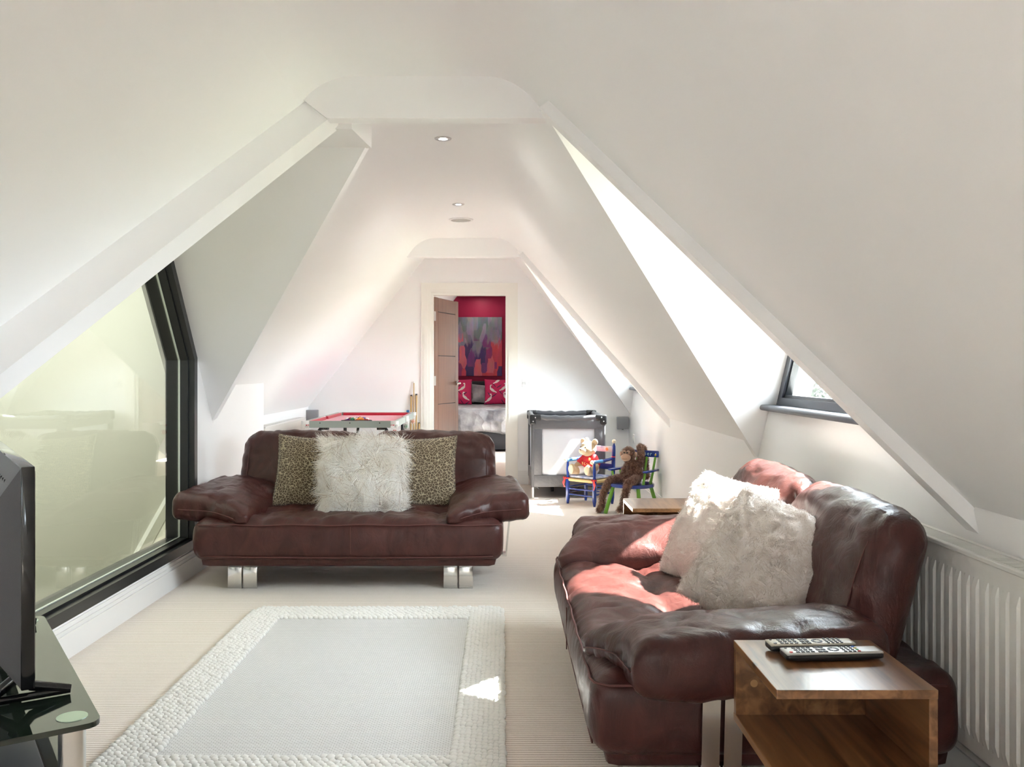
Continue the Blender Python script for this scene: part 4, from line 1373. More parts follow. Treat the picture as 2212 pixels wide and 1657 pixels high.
for s in (-1, 1):
    bm = B(); yc = s * (TVW / 2 - .10)
    tube(bm, [(-.02, yc, zb + .02), (.02, yc, zb - .022), (.10, yc, .012)], [.014, .012, .010], 10)
    tube(bm, [(-.0, yc, zb + .01), (-.05, yc, zb - .026), (-.10, yc, .012)], [.014, .012, .010], 10)
    tube(bm, [(-.10, yc, .011), (.10, yc, .011)], .009, 10)
    obj('stand_foot', bm, M['gloss_black'], tv, auto=50)
# stand
M['smoked_glass'] = mat('smoked_glass', (.010, .016, .011), .04, coat=.0, spec=.8)
SC = Vector((-.867, 1.958, 0))           # front near corner of the glass top
SL, SDp = 1.02, .40
sc_ = SC + TD * (SL / 2) - TN * (SDp / 2)
st = tag(empty('television_stand', (sc_.x, sc_.y, 0), ang), 'black glass television stand with steel corner discs and chrome legs', 'stand')
def rounded_slab(x0, x1, y0, y1, z0, z1, r):
    poly = []
    for cx, cy_, a in ((x1 - r, y1 - r, 0), (x0 + r, y1 - r, 90), (x0 + r, y0 + r, 180), (x1 - r, y0 + r, 270)):
        for k_ in range(7):
            t = math.radians(a + 15 * k_); poly.append((cx + r * math.cos(t), cy_ + r * math.sin(t)))
    return prism(B(), poly, 'z', z0, z1)
top = obj('glass_top', rounded_slab(-SDp / 2, SDp / 2, -SL / 2, SL / 2, .408, .420, .035), M['smoked_glass'], st)
obj('glass_shelf', rounded_slab(-SDp / 2 + .01, SDp / 2 - .03, -SL / 2 + .03, SL / 2 - .03, .235, .243, .03), M['smoked_glass'], st)
obj('glass_base', rounded_slab(-SDp / 2 + .01, SDp / 2 - .01, -SL / 2 + .01, SL / 2 - .01, .03, .040, .03), M['smoked_glass'], st)
M['disc'] = mat('brushed_disc', (.45, .56, .47), .35, metal=.8)
for sx in (-1, 1):
    for sy in (-1, 1):
        x, y = sx * (SDp / 2 - .052), sy * (SL / 2 - .060)
        obj('corner_disc', cyl(B(), (x, y, .4195), (x, y, .4212), .032, n=36), M['disc'], top)
        obj('leg', cyl(B(), (x, y, 0), (x, y, .408), .028, n=28), M['chrome'], st, auto=40)
mb = Matrix.Translation((sc_.x, sc_.y, .243)) @ Matrix.Rotation(ang, 4, 'Z')
bx = tag(empty('media_box', mb @ Vector((-.02, -.30, 0)), ang), 'grey media player box on the shelf under the television', 'box')
obj('case', box(B(), -.11, .12, -.14, .14, .004, .062, bev=.005), mat('grey_case', (.13, .13, .135), .4), bx, auto=40)
obj('front_panel', box(B(), .119, .124, -.135, .135, .008, .058), M['gloss_black'], bx)
for sx in (-1, 1):
    for sy in (-1, 1):
        obj('foot', cyl(B(), (sx * .09, sy * .11, 0), (sx * .09, sy * .11, .006), .01, n=12), M['black'], bx)
# ------------------------------------------------------------------ pool table
M['baize'] = mat('red_baize', (.62, .035, .075), .95, sheen=.5, bump=(500, .15))
M['baize_dark'] = mat('red_cushion_cloth', (.48, .010, .035), .9, sheen=.4)
M['apron'] = mat('grey_green_board', (.33, .38, .345), .45)
M['net'] = mat('white_net', (.85, .84, .82), .8)
M['pocket'] = mat('white_pocket', (.80, .79, .77), .5)
PX0, PX1, PY0, PY1, PZ = -1.66, -.89, 7.55, 9.12, .757
pcx, pcy = (PX0 + PX1) / 2, (PY0 + PY1) / 2
pool = tag(empty('pool_table', (pcx, pcy, 0)), 'small pool table with red baize and grey rails by the far left wall', 'pool table')
hw_, hl_ = (PX1 - PX0) / 2, (PY1 - PY0) / 2
obj('table_bed', box(B(), -hw_ + .015, hw_ - .015, -hl_ + .015, hl_ - .015, PZ - .042, PZ - .030), M['baize'], pool)
cp = .045   # corner pocket gap
for s in (-1, 1):
    y0, y1 = sorted((s * hl_, s * (hl_ - .018)))
    r = obj('rail', box(B(), -hw_ + cp, hw_ - cp, y0, y1, PZ - .058, PZ, bev=.002), M['apron'], pool)
    y0, y1 = sorted((s * (hl_ - .018), s * (hl_ - .045)))
    obj('rail_cushion', box(B(), -hw_ + cp + .015, hw_ - cp - .015, y0, y1, PZ - .034, PZ - .003, bev=.006), M['baize_dark'], r)
    for x in np.linspace(-.25, .25, 3):
        obj('screw', cyl(B(), (x, s * (hl_ + .001), PZ - .018), (x, s * (hl_ - .003), PZ - .018), .005, n=10), M['black'], r)
    for k2 in (-1, 1):
        a, b = sorted((k2 * .035, k2 * (hl_ - cp)))
        x0, x1 = sorted((s * hw_, s * (hw_ - .018)))
        r = obj('rail', box(B(), x0, x1, a, b, PZ - .058, PZ, bev=.002), M['apron'], pool)
        x0, x1 = sorted((s * (hw_ - .018), s * (hw_ - .045)))
        obj('rail_cushion', box(B(), x0, x1, a + .012, b - .012, PZ - .034, PZ - .003, bev=.006), M['baize_dark'], r)
def net_mesh(bm, c, r0, r1, dep, n=9, rows=4):
    """string net: slanting threads between hoops"""
    c = Vector(c)
    def P(i, j):
        t = j / rows; rr = r0 * (1 - t) + r1 * t
        a = 2 * math.pi * (i + (.5 if j % 2 else 0)) / n
        return c + Vector((rr * math.cos(a), rr * math.sin(a), -dep * t))
    for j in range(rows):
        for i in range(n):
            cyl(bm, P(i, j), P(i, j + 1), .0016, n=4); cyl(bm, P(i, j), P(i - 1 if j % 2 == 0 else i + 1, j + 1), .0016, n=4)
for sx in (-1, 1):
    for sy in (-1, 0, 1):
        x, y = sx * (hw_ - .012), sy * (hl_ - .012)
        bm = B()
        if sy: 
            lathe(bm, [(.030, 0), (.034, 0), (.034, -.03), (.030, -.03), (.030, 0)], 16, Matrix.Translation((x, y, PZ)))
        else:
            lathe(bm, [(.024, 0), (.028, 0), (.028, -.03), (.024, -.03), (.024, 0)], 16, Matrix.Translation((x + sx * .012, y, PZ)))
        pk = obj('pocket', bm, M['pocket'], pool, auto=40)
        bm = B(); net_mesh(bm, (x + (0 if sy else sx * .012), y, PZ - .03), .029, .020, .085)
        obj('pocket_net', bm, M['net'], pk)['kind'] = 'stuff'
    for sy in (-1, 1):
        bm = B(); x, y = sx * (hw_ - .10), sy * (hl_ - .16)
        tube(bm, [(x - sx * .08, y, PZ - .07), (x - sx * .01, y, PZ - .07), (x, y, PZ - .085), (x, y, .0)], .017, 10)
        obj('leg', bm, M['black'], pool, auto=50)
obj('cross_brace', tube(B(), [(0, -hl_ + .16, .30), (0, -hl_ + .45, PZ - .06)], .012, 8), M['black'], pool)
obj('under_frame', box(B(), -hw_ + .10, hw_ - .10, -hl_ + .10, hl_ - .10, PZ - .056, PZ - .044), M['black'], pool)

# rack and balls
RB = .0215
rc = Vector((-1.262, 7.93, PZ - .030))
ballcols = [('yellow', (.75, .45, .03)), ('blue', (.02, .05, .35)), ('red', (.55, .02, .02)), ('purple', (.12, .02, .20)), ('orange', (.75, .22, .03)), ('green', (.01, .20, .08)), ('maroon', (.22, .02, .03))]
M['ball_white'] = mat('ball_white', (.82, .80, .74), .12, coat=.5)
kinds = [(c, st_) for st_ in ('plain', 'striped') for c in range(7)] + [(None, 'black')]
random.seed(5); order = kinds[:]; random.shuffle(order)
bmats = {c[0]: mat('ball_' + c[0], c[1], .12, coat=.5) for c in ballcols}
bmats['black'] = mat('ball_black', (.01, .01, .01), .12, coat=.5)
def ball(loc, kind, r=RB, where='in the triangle rack on the pool table', group='pool balls in the triangle rack'):
    c, st_ = kind
    nm = 'black' if c is None else ballcols[c][0]
    e = empty('pool_ball', loc, rot=(random.uniform(-.6, .6), random.uniform(-.6, .6), random.uniform(0, 6)))
    if st_ == 'striped':
        obj('shell', sph(B(), (0, 0, 0), r * .995, 20, 12), M['ball_white'], e, True)
        bm = B(); lathe(bm, [(r * 1.003 * math.cos(a), r * 1.003 * math.sin(a)) for a in np.linspace(-.55, .55, 9)], 20)
        obj('stripe', bm, bmats[nm], e, True)
        lab = 'white ball with %s stripe %s' % (nm, where)
    else:
        obj('shell', sph(B(), (0, 0, 0), r, 20, 12), bmats[nm], e, True)
        obj('spot', sph(B(), (r * .62, 0, 0), (r * .40, r * .45, r * .45), 12, 8), M['ball_white'], e, True)
        lab = 'plain %s ball %s' % (nm, where)
    return tag(e, lab, 'pool ball', group)
i = 0
for row in range(5):
    for k2 in range(row + 1):
        x = rc.x + (k2 - row / 2) * RB * 2.02; y = rc.y + .07 - row * RB * 1.75
        ball((x, y, rc.z + RB), order[i]); i += 1
M['rack'] = mat('rack_plastic', (.012, .012, .015), .35)
rk = tag(empty('ball_rack', (rc.x, rc.y, rc.z)), 'black triangular rack around the pool balls', 'rack')
tri_ = [(0, .135), (-.128, -.112), (.128, -.112)]
for k2 in range(3):
    a, b = Vector((*tri_[k2], 0)), Vector((*tri_[(k2 + 1) % 3], 0)); d = (b - a).normalized(); n_ = Vector((-d.y, d.x, 0)) * .006
    if n_.dot(a + b) < 0: n_ = -n_
    bm = B(); hexa(bm, [a, b, b + n_, a + n_], [p + Vector((0, 0, .022)) for p in (a, b, b + n_, a + n_)])
    obj('rack_side', bm, M['rack'], rk)
wn = 'hanging in a string pocket of the pool table'
ball((pcx + hw_ - .012 + .012, pcy, PZ - .095), (5, 'plain'), .021, wn, 'balls in the string pockets')
ball((pcx + hw_ - .012, pcy - hl_ + .012, PZ - .095), (2, 'plain'), .021, wn, 'balls in the string pockets')
ball((pcx + hw_ - .012, pcy + hl_ - .012, PZ - .095), (4, 'plain'), .021, wn, 'balls in the string pockets')
obj('chalk', box(B(), PX1 - .075, PX1 - .048, PY1 - .03, PY1 - .006, PZ, PZ + .022, bev=.002), mat('blue_chalk', (.03, .15, .35), .9), None)
tag(bpy.data.objects['chalk'], 'small blue cube of cue chalk on the far rail of the pool table', 'chalk')

# cues
M['cue_wood'] = mat('cue_ash', (.55, .36, .15), .35, stretch=(10, 10, .5), var=(4, .6, (.45, .28, .11)))
def cue(x, ztop, rev, label):
    e = tag(empty('pool_cue', (x, 9.25, 0)), label, 'cue', 'pool cues leaning on the far wall')
    p = Vector((0, 0, .0)); q = Vector((0, .092, ztop)); d = (q - p)
    f = lambda t: p + d * t
    if not rev:
        obj('shaft', cyl(B(), f(.3), f(.985), .0095, .0055, 14), M['cue_wood'], e, auto=40)
        obj('butt', cyl(B(), f(.002), f(.3), .012, .0095, 14), M['black'], e, auto=40)
        obj('tip', cyl(B(), f(.985), f(1), .0055, .005, 12), M['white'], e, auto=40)
    else:
        obj('shaft', cyl(B(), f(.012), f(.985), .0060, .0105, 14), M['cue_wood'], e, auto=40)
        obj('butt', cyl(B(), f(.985), f(1), .0105, .009, 14), M['black'], e, auto=40)
        obj('tip', cyl(B(), f(.0), f(.012), .005, .006, 12), M['white'], e, auto=40)
cue(-.914, 1.065, False, 'tallest pool cue, pale tip up, against the far wall')
cue(-.942, .926, True, 'pool cue with black end up, closest to the pool table')
cue(-.888, .936, True, 'pool cue with black end up, between the tallest cue and the door casing')
cue(-.860, .64, True, 'shortest pool cue, right against the door casing')

# ------------------------------------------------------------------ travel cot
M['cot_fabric'] = mat('cot_grey_fabric', (.060, .060, .068), .5, bump=(35, .35), sheen=.2)
M['cot_dark'] = mat('cot_navy_lining', (.020, .024, .042), .6, bump=(30, .3))
def cot_mesh():
    m = bpy.data.materials.new('cot_white_mesh'); m.use_nodes = True
    N, L = m.node_tree.nodes, m.node_tree.links; N.remove(N['Principled BSDF'])
    d = N.new('ShaderNodeBsdfDiffuse'); d.inputs[0].default_value = (.66, .67, .70, 1)
    t = N.new('ShaderNodeBsdfTranslucent'); t.inputs[0].default_value = (.70, .71, .74, 1)
    tr = N.new('ShaderNodeBsdfTransparent')
    a = N.new('ShaderNodeMixShader'); a.inputs[0].default_value = .45; b = N.new('ShaderNodeMixShader'); b.inputs[0].default_value = .18
    L.new(d.outputs[0], a.inputs[1]); L.new(t.outputs[0], a.inputs[2]); L.new(a.outputs[0], b.inputs[1]); L.new(tr.outputs[0], b.inputs[2])
    L.new(b.outputs[0], N['Material Output'].inputs[0]); return m
M['cot_mesh'] = cot_mesh()
CX0, CX1, CY0, CY1, CZ = .262, .955, 8.31, 9.30, .765
cot = tag(empty('travel_cot', ((CX0 + CX1) / 2, (CY0 + CY1) / 2, 0)), 'dark grey folding travel cot with white mesh end against the far wall', 'cot')
cw, cl_ = (CX1 - CX0) / 2, (CY1 - CY0) / 2
for sx in (-1, 1):
    for sy in (-1, 1):
        x, y = sx * (cw - .022), sy * (cl_ - .022)
        po = obj('corner_post', tube(B(), [(x, y, .10), (x, y, CZ - .05)], .0185, 12), M['cot_fabric'], cot, auto=50)
        obj('foot', tube(B(), [(x, y, .0), (x, y, .12)], .015, 12), M['steel'], po, auto=50)
        bm = B(); box(bm, x - .030, x + .030, y - .030, y + .030, CZ - .085, CZ + .006, bev=.014, seg=3)
        box(bm, min(x, x - sx * .075), max(x, x - sx * .075), y - .028, y + .028, CZ - .048, CZ + .006, bev=.012, seg=2)
        box(bm, x - .028, x + .028, min(y, y - sy * .075), max(y, y - sy * .075), CZ - .048, CZ + .006, bev=.012, seg=2)
        cc = obj('corner_cap', bm, M['black'], cot, auto=40)
        for dx, dz in ((-.020, -.055), (.0, -.02)):
            obj('rivet', sph(B(), (x - sx * (.02 + dx), y + sy * .031, CZ + dz), (.006, .003, .006), 10, 6), M['nickel'], cc, True)
        bm = B(); tube(bm, [(x - sx * .012, y, .10), (x - sx * .04, y, .105), (x - sx * .05, y, .085)], .012, 8)
        obj('leg_bracket', bm, M['black'], cot, auto=50)
def soft_rail(a, b, r):
    a, b = Vector(a), Vector(b); n = 14
    return tube(B(), [a.lerp(b, k2 / n) + Vector((0, 0, .004 * math.sin(k2 * 2.1) - .008 * math.sin(math.pi * k2 / n))) for k2 in range(n + 1)], [r * (1 + .06 * math.sin(k2 * 3.7)) for k2 in range(n + 1)], 12)
for s in (-1, 1):
    obj('top_rail', soft_rail((-cw + .07, s * (cl_ - .022), CZ - .022), (cw - .07, s * (cl_ - .022), CZ - .022), .026), M['cot_fabric'], cot, True)
    obj('top_rail', soft_rail((s * (cw - .022), -cl_ + .07, CZ - .022), (s * (cw - .022), cl_ - .07, CZ - .022), .026), M['cot_fabric'], cot, True)
def cot_panel(horizontal, s):
    """fabric surround with mesh window"""
    H0, H1 = .105, CZ - .03
    Lh = (cw if horizontal else cl_) - .03
    pos = s * ((cl_ if horizontal else cw) - .022)
    def bx_(a, b, z0, z1, th, m, nm):
        bm = B()
        if horizontal: box(bm, a, b, pos - th, pos + th, z0, z1, bev=min(.004, th * .5))
        else: box(bm, pos - th, pos + th, a, b, z0, z1, bev=min(.004, th * .5))
        return obj(nm, bm, m, cot, auto=40)
    bx_(-Lh, Lh, H1 - .095, H1, .017, M['cot_fabric'], 'upper_band')
    bx_(-Lh, Lh, H0, H0 + .11, .017, M['cot_fabric'], 'lower_band')
    bx_(-Lh, -Lh + .075, H0 + .11, H1 - .095, .017, M['cot_fabric'], 'side_band')
    bx_(Lh - .075, Lh, H0 + .11, H1 - .095, .017, M['cot_fabric'], 'side_band')
    bx_(-Lh + .075, Lh - .075, H0 + .11, H1 - .095, .0015, M['cot_mesh'], 'mesh_window')
for s in (-1, 1):
    cot_panel(True, s); cot_panel(False, s)
obj('floor_mat', box(B(), -cw + .05, cw - .05, -cl_ + .05, cl_ - .05, .11, .14, bev=.01), M['cot_dark'], cot)
for x in (-.12, .12):
    obj('centre_foot', cyl(B(), (x, 0, 0), (x, 0, .11), .014, n=12), M['black'], cot)

# ------------------------------------------------------------------ blue ladder-back toy chair with rush seat
M['blue'] = mat('blue_gloss', (.010, .035, .24), .25, coat=.4)
M['sky'] = mat('sky_blue_gloss', (.08, .30, .62), .25, coat=.4)
M['green'] = mat('green_gloss', (.16, .42, .035), .3, coat=.3)
M['rush'] = mat('rush_seat', (.62, .44, .20), .8, stretch=(1, 40, 1), bump=(4, .6))
M['cream_wood'] = mat('cream_wood', (.62, .55, .43), .5)
M['red_ribbon'] = mat('red_ribbon', (.62, .02, .025), .45)
TH1 = math.radians(-44.4)
c1 = tag(empty('toy_chair', (.776, 7.99, 0), TH1), 'blue wooden toy armchair with rush seat, cream knobs and red ribbons, holding the bear', 'chair')
def turned(bm, p, q, prof, n=14):
    p, q = Vector(p), Vector(q); d = q - p; mt = Matrix.Translation(p) @ d.to_track_quat('Z', 'Y').to_matrix().to_4x4()
    return lathe(bm, [(r, t * d.length) for t, r in prof], n, mt)
for sx in (-1, 1):
    obj('front_leg', turned(B(), (sx * .15, -.125, 0), (sx * .15, -.125, .375), [(0, 0), (0, .010), (.12, .018), (.5, .019), (.62, .016), (.68, .011), (.80, .014), (.97, .010), (1, .010), (1, 0)]), M['blue'], c1, auto=40)
    bl = obj('back_leg', turned(B(), (sx * .15, .125, 0), (sx * .155, .145, .535), [(0, 0), (0, .010), (.10, .017), (.85, .017), (.95, .015), (.98, .008), (1, .008), (1, 0)]), M['blue'], c1, auto=40)
    obj('knob', sph(B(), (sx * .155, .147, .551), .019, 16, 10), M['cream_wood'], bl, True)
    obj('red_band', lathe(B(), [(.0175, -.004), (.0185, 0), (.0175, .004)], 16, T((sx * .1535, .140, .415), (-.04, 0, 0))), M['red_ribbon'], bl, True)
    arm = obj('armrest', tube(B(), [(sx * .15, .138, .400), (sx * .15, .0, .388), (sx * .15, -.145, .385)], [.012, .015, .014], 12), M['blue'], c1, auto=50)
    obj('painted_sleeve', tube(B(), [(sx * .15, -.135, .3855), (sx * .15, -.02, .388)], [.0155, .0158], 14), M['sky'], arm, auto=50)
    obj('knob', lathe(B(), [(0, 0), (.012, .002), (.018, .012), (.016, .024), (.010, .030), (0, .032)], 16, T((sx * .15, -.142, .385), (math.pi / 2, 0, 0))), M['cream_wood'], arm, True)
for z in (.085, .135):
    obj('stretcher', tube(B(), [(-.15, -.125, z), (.15, -.125, z)], .0075, 10), M['blue'], c1, auto=50)
    obj('stretcher', tube(B(), [(-.15, .127, z + .01), (.15, .127, z + .01)], .0075, 10), M['blue'], c1, auto=50)
    for sx in (-1, 1):
        obj('stretcher', tube(B(), [(sx * .15, -.125, z + .015), (sx * .15, .127, z + .015)], .0075, 10), M['blue'], c1, auto=50)
V, F = softbox(.315, .27, .030, .013, .02, lambda p: Vector((p.x, p.y, p.z - .006 * (1 - (p.x / .16) ** 2) * (1 - (p.y / .14) ** 2))))
obj_s = pymesh('rush_seat', [p + Vector((0, 0, .215)) for p in V], F, M['rush'], c1, True)
for z in (.30, .455):
    sl_ = obj('back_slat', box(B(), -.145, .145, .134, .146, z, z + .05, bev=.004), M['blue'] if z < .4 else mat('painted_slat', (.16, .16, .36), .4, var=(14, 1, (.45, .42, .46))), c1, auto=40)
obj('painted_motif', sph(B(), (.085, .133, .480), (.016, .003, .014), 12, 8), mat('orange_motif', (.75, .16, .05), .5), sl_, True)
# seat pad and ribbons
pad = tag(empty('seat_pad', (0, 0, 0)), 'blue and white patterned seat pad with red ribbon ties under the bear', 'cushion')
pad.location = c1.location + Vector((0, 0, .231)); pad.rotation_euler = (0, 0, TH1)
V, F = softbox(.275, .235, .018, .008, .016, lambda p: Vector((p.x, p.y, p.z * (1.0 if p.z < 0 else 1.2) + .004 * (1 if p.z > 0 else 0))))
pymesh('cover', [p + Vector((0, 0, .010)) for p in V], F, mat('pad_print', (.62, .64, .70), .85, var=(16, 1.0, (.10, .15, .38))), pad, True)
for sx in (-1, 1):
    bm = B()
    lathe(bm, [(.0205, -.006), (.0225, 0), (.0205, .006)], 16, T((sx * .15, -.125, -.004)))
    obj('ribbon_band', bm, M['red_ribbon'], pad, True)
    for k2, (dx, dz) in enumerate(((.012, -.085), (-.006, -.060))):
        P = [Vector((sx * .15 + sx * .012, -.148, -.004)), Vector((sx * .15 + sx * (.02 + dx), -.154, dz * .5)), Vector((sx * .15 + sx * .02 - dx * sx * .5, -.152, dz))]
        bm = B(); w_ = Vector((.006, 0, .002))
        for a, b in zip(P, P[1:]):
            hexa(bm, [a - w_, a + w_, b + w_, b - w_], [p + Vector((0, -.0015, 0)) for p in (a - w_, a + w_, b + w_, b - w_)])
        obj('ribbon_tail', bm, M['red_ribbon'], pad)
    for k2 in (-1, 1):
        bm = B(); c = Vector((sx * .15 + sx * .010, -.150, -.002))
        tube(bm, [c, c + Vector((k2 * .016, -.004, .010)), c + Vector((k2 * .022, -.004, .0)), c + Vector((k2 * .012, -.004, -.006)), c], .0035, 6)
        obj('bow_loop', bm, M['red_ribbon'], pad, True)

# ------------------------------------------------------------------ plush toys
bm = bmesh.new(); bmesh.ops.create_icosphere(bm, subdivisions=3, radius=1.0)
SPH_V = np.array([v_.co[:] for v_ in bm.verts]); SPH_F = np.array([[v_.index for v_ in f_.verts] for f_ in bm.faces]); bm.free()
def blob(name, balls, voxel, m, parent, smooth=6, label=None):
    """one continuous skin wrapped over overlapping ellipsoids"""
    vs = np.concatenate([SPH_V * np.array(b_[1]) + np.array(b_[0]) for b_ in balls])
    fs = np.concatenate([SPH_F + i_ * len(SPH_V) for i_ in range(len(balls))])
    o = npmesh('tmp', vs, fs, None, None)
    md = o.modifiers.new('r', 'REMESH'); md.mode = 'VOXEL'; md.voxel_size = voxel; md.use_smooth_shade = True
    ms = o.modifiers.new('s', 'SMOOTH'); ms.factor = .5; ms.iterations = smooth
    dg = bpy.context.evaluated_depsgraph_get()
    me2 = bpy.data.meshes.new_from_object(o.evaluated_get(dg)); me2.name = name
    bpy.data.objects.remove(o); me2.materials.clear()
    return link(name, me2, m, parent, True, label)
def chain(pts, rad, n=7):
    out = []
    for (a, ra), (b, rb) in zip(zip(pts, rad), zip(pts[1:], rad[1:])):
        a, b = Vector(a), Vector(b)
        for k2 in range(n + 1):
            t = k2 / n; r = ra + (rb - ra) * t; out.append((tuple(a.lerp(b, t)), (r, r, r)))
    return out
def mesh_vf(o):
    return [v.co.copy() for v in o.data.vertices], [tuple(p.vertices) for p in o.data.polygons]

M['bear'] = mat('bear_plush', (.44, .31, .18), .9, sheen=.5, bump=(220, .5), var=(12, .5, (.52, .39, .25)))
M['bear_pale'] = mat('bear_pale_plush', (.56, .46, .32), .9, sheen=.5, bump=(220, .4))
M['shirt'] = mat('red_jersey', (.56, .012, .020), .75, bump=(300, .2))
M['shorts'] = mat('white_shorts', (.74, .73, .76), .8, bump=(200, .2))
M['eye'] = mat('bead_eye', (.01, .008, .006), .1)
bear = tag(empty('teddy_bear', c1.location + Vector((0, 0, .258)), TH1), 'cream teddy bear in a red football shirt sitting on the blue toy chair', 'toy'); bear.scale = (1.16, 1.16, 1.16)
hd = Vector((-.006, -.012, .200))
balls = [((0, .015, .065), (.066, .056, .070)), ((0, .005, .115), (.050, .044, .045)), (tuple(hd), (.066, .058, .058)), (tuple(hd + Vector((0, -.02, -.012))), (.058, .05, .046))]
for s in (-1, 1):
    balls += [(tuple(hd + Vector((s * .058, .010, .050))), (.026, .014, .026))]
    balls += chain([(s * .045, .0, .125), (s * .075, -.022, .085), (s * .088, -.045, .062)], [.026, .025, .027])
    balls += chain([(s * .040, -.01, .028), (s * .070, -.085, .030), (s * .078, -.108, .036)], [.032, .030, .030])
    balls += [((s * .078, -.118, .046), (.032, .018, .042))]
bb = blob('body', balls, .0055, M['bear'], bear, 5)
obj('muzzle', sph(B(), tuple(hd + Vector((-.004, -.062, -.016))), (.034, .026, .026), 16, 12), M['bear_pale'], bear, True)
obj('nose', sph(B(), tuple(hd + Vector((-.005, -.087, -.004))), (.009, .006, .007), 10, 8), mat('bear_nose', (.30, .17, .10), .5), bear, True)
for s in (-1, 1):
    obj('eye', sph(B(), tuple(hd + Vector((s * .022 - .003, -.060, .012))), .005, 10, 8), M['eye'], bear, True)
    obj('sole', sph(B(), (s * .078, -.131, .046), (.027, .008, .036), 14, 10), M['bear_pale'], bear, True)
shirt = blob('shirt', [((0, .014, .078), (.072, .062, .055)), ((0, .004, .118), (.056, .050, .042))] + chain([(-.040, .0, .128), (-.074, -.018, .092)], [.031, .032]) + chain([(.040, .0, .128), (.074, -.018, .092)], [.031, .032]), .005, M['shirt'], bear, 4)
M['gold'] = mat('gold_print', (.80, .58, .22), .5)
for k2, P in enumerate(([(-.034, -.054, .098), (-.026, -.058, .088), (-.028, -.059, .078)], [(-.018, -.060, .099), (-.026, -.058, .088)], [(.002, -.061, .096), (-.008, -.062, .088), (-.003, -.062, .078), (.008, -.061, .080)], [(.012, -.058, .090), (.024, -.054, .082), (.034, -.049, .083)])):
    obj('print_stroke', tube(B(), P, .0022, 5), M['gold'], shirt, True)
obj('crest', sph(B(), (.030, -.044, .122), (.010, .004, .012), 10, 8), M['gold'], shirt, True)
bm = B(); lathe(bm, [(.034, -.003), (.037, 0), (.034, .004)], 20, T((-.006, -.006, .158), (.1, 0, 0), (1, .9, 1)))
obj('collar', bm, M['shorts'], shirt, True)
blob('shorts', [((0, .008, .038), (.071, .060, .040))] + chain([(-.040, -.01, .030), (-.058, -.052, .030)], [.037, .036]) + chain([(.040, -.01, .030), (.058, -.052, .030)], [.037, .036]), .006, M['shorts'], bear, 4)

# ------------------------------------------------------------------ green and blue toy armchair, monkey
TH2 = math.radians(-38)
c2 = tag(empty('toy_chair', (1.072, 7.457, 0), TH2), 'blue and green spindle toy armchair with lettering on the rail, holding the monkey', 'chair')
bm = B()
poly = [(.175 * math.copysign(abs(math.cos(a)) ** .8, math.cos(a)), .165 * math.copysign(abs(math.sin(a)) ** .8, math.sin(a))) for a in np.linspace(0, 2 * math.pi, 40, endpoint=False)]
prism(bm, poly, 'z', .222, .250)
bmesh.ops.bevel(bm, geom=[e_ for e_ in bm.edges if abs(e_.verts[0].co.z - e_.verts[1].co.z) < 1e-6], offset=.005, segments=2, affect='EDGES')
obj('seat', bm, M['blue'], c2, auto=40)
for sx in (-1, 1):
    for sy in (-1, 1):
        obj('leg', cyl(B(), (sx * .165, sy * .150, 0), (sx * .115, sy * .105, .224), .017, .015, 14), M['green'], c2, auto=40)
rail = obj('top_rail', None or box(B(), -.155, .155, .160, .178, .455, .510, bev=.006), M['blue'], c2, auto=40)
for x in (-.125, -.045, .045, .125):
    obj('spindle', cyl(B(), (x * .85, .125, .248), (x, .168, .458), .0105, .0095, 12), M['green'], c2, auto=40)
for sx in (-1, 1):
    bm = B(); box(bm, -.020, .020, -.115, .120, -.009, .009, bev=.006, seg=2, mtx=T((sx * .158, .030, .355), (0, 0, sx * .05)))
    obj('armrest', bm, M['blue'], c2, auto=40)
    obj('arm_post', cyl(B(), (sx * .135, -.055, .248), (sx * .155, -.060, .348), .0105, .0095, 12), M['green'], c2, auto=40)
    obj('arm_post', cyl(B(), (sx * .135, .060, .248), (sx * .155, .075, .348), .0105, .0095, 12), M['green'], c2, auto=40)
cu = bpy.data.curves.new('lettering', 'FONT'); cu.body = 'ser'; cu.size = .046; cu.extrude = .0008; cu.align_x = 'CENTER'; cu.space_character = 1.25
fo = bpy.data.objects.new('tmp', cu); COL.objects.link(fo)
me = bpy.data.meshes.new_from_object(fo.evaluated_get(bpy.context.evaluated_depsgraph_get())); bpy.data.objects.remove(fo); me.name = 'lettering'
lo_ = link('lettering', me, mat('pale_blue_letters', (.45, .72, .86), .4), rail); lo_.location = (.062, .1592, .469); lo_.rotation_euler = (math.pi / 2, 0, 0)
lo_['label'] = 'pale blue painted letters ser'
obj('painted_duck', sph(B(), (.130, .1595, .476), (.009, .002, .008), 12, 8), M['key_yellow'], rail, True)
obj('duck_head', sph(B(), (.132, .1595, .487), (.005, .002, .005), 10, 6), M['white'], rail, True)

M['monkey_fur'] = mat('monkey_curls', (.20, .095, .060), .85, sheen=.4, var=(60, .9, (.34, .18, .12)))
M['monkey_base'] = mat('monkey_backing', (.10, .046, .030), .9)
M['tan'] = mat('tan_felt', (.46, .29, .20), .85, sheen=.3, bump=(300, .2))
mk = tag(empty('toy_monkey', c2.location + Vector((0, 0, .254)), TH2), 'curly brown toy monkey slumped on the green and blue chair, one arm over its rail', 'toy')
mh = Vector((-.030, -.005, .235))
balls = [((0, .045, .070), (.068, .055, .070)), ((-.01, .045, .125), (.058, .048, .055)), (tuple(mh), (.055, .052, .056)), (tuple(mh + Vector((0, .01, -.055))), (.034, .032, .04))]
balls += chain([(-.030, .03, .030), (-.120, -.060, .030), (-.150, -.112, .012)], [.034, .030, .028])      # leg down the left side
balls += chain([(-.150, -.112, .012), (-.205, -.125, -.10), (-.225, -.110, -.205)], [.028, .024, .024])
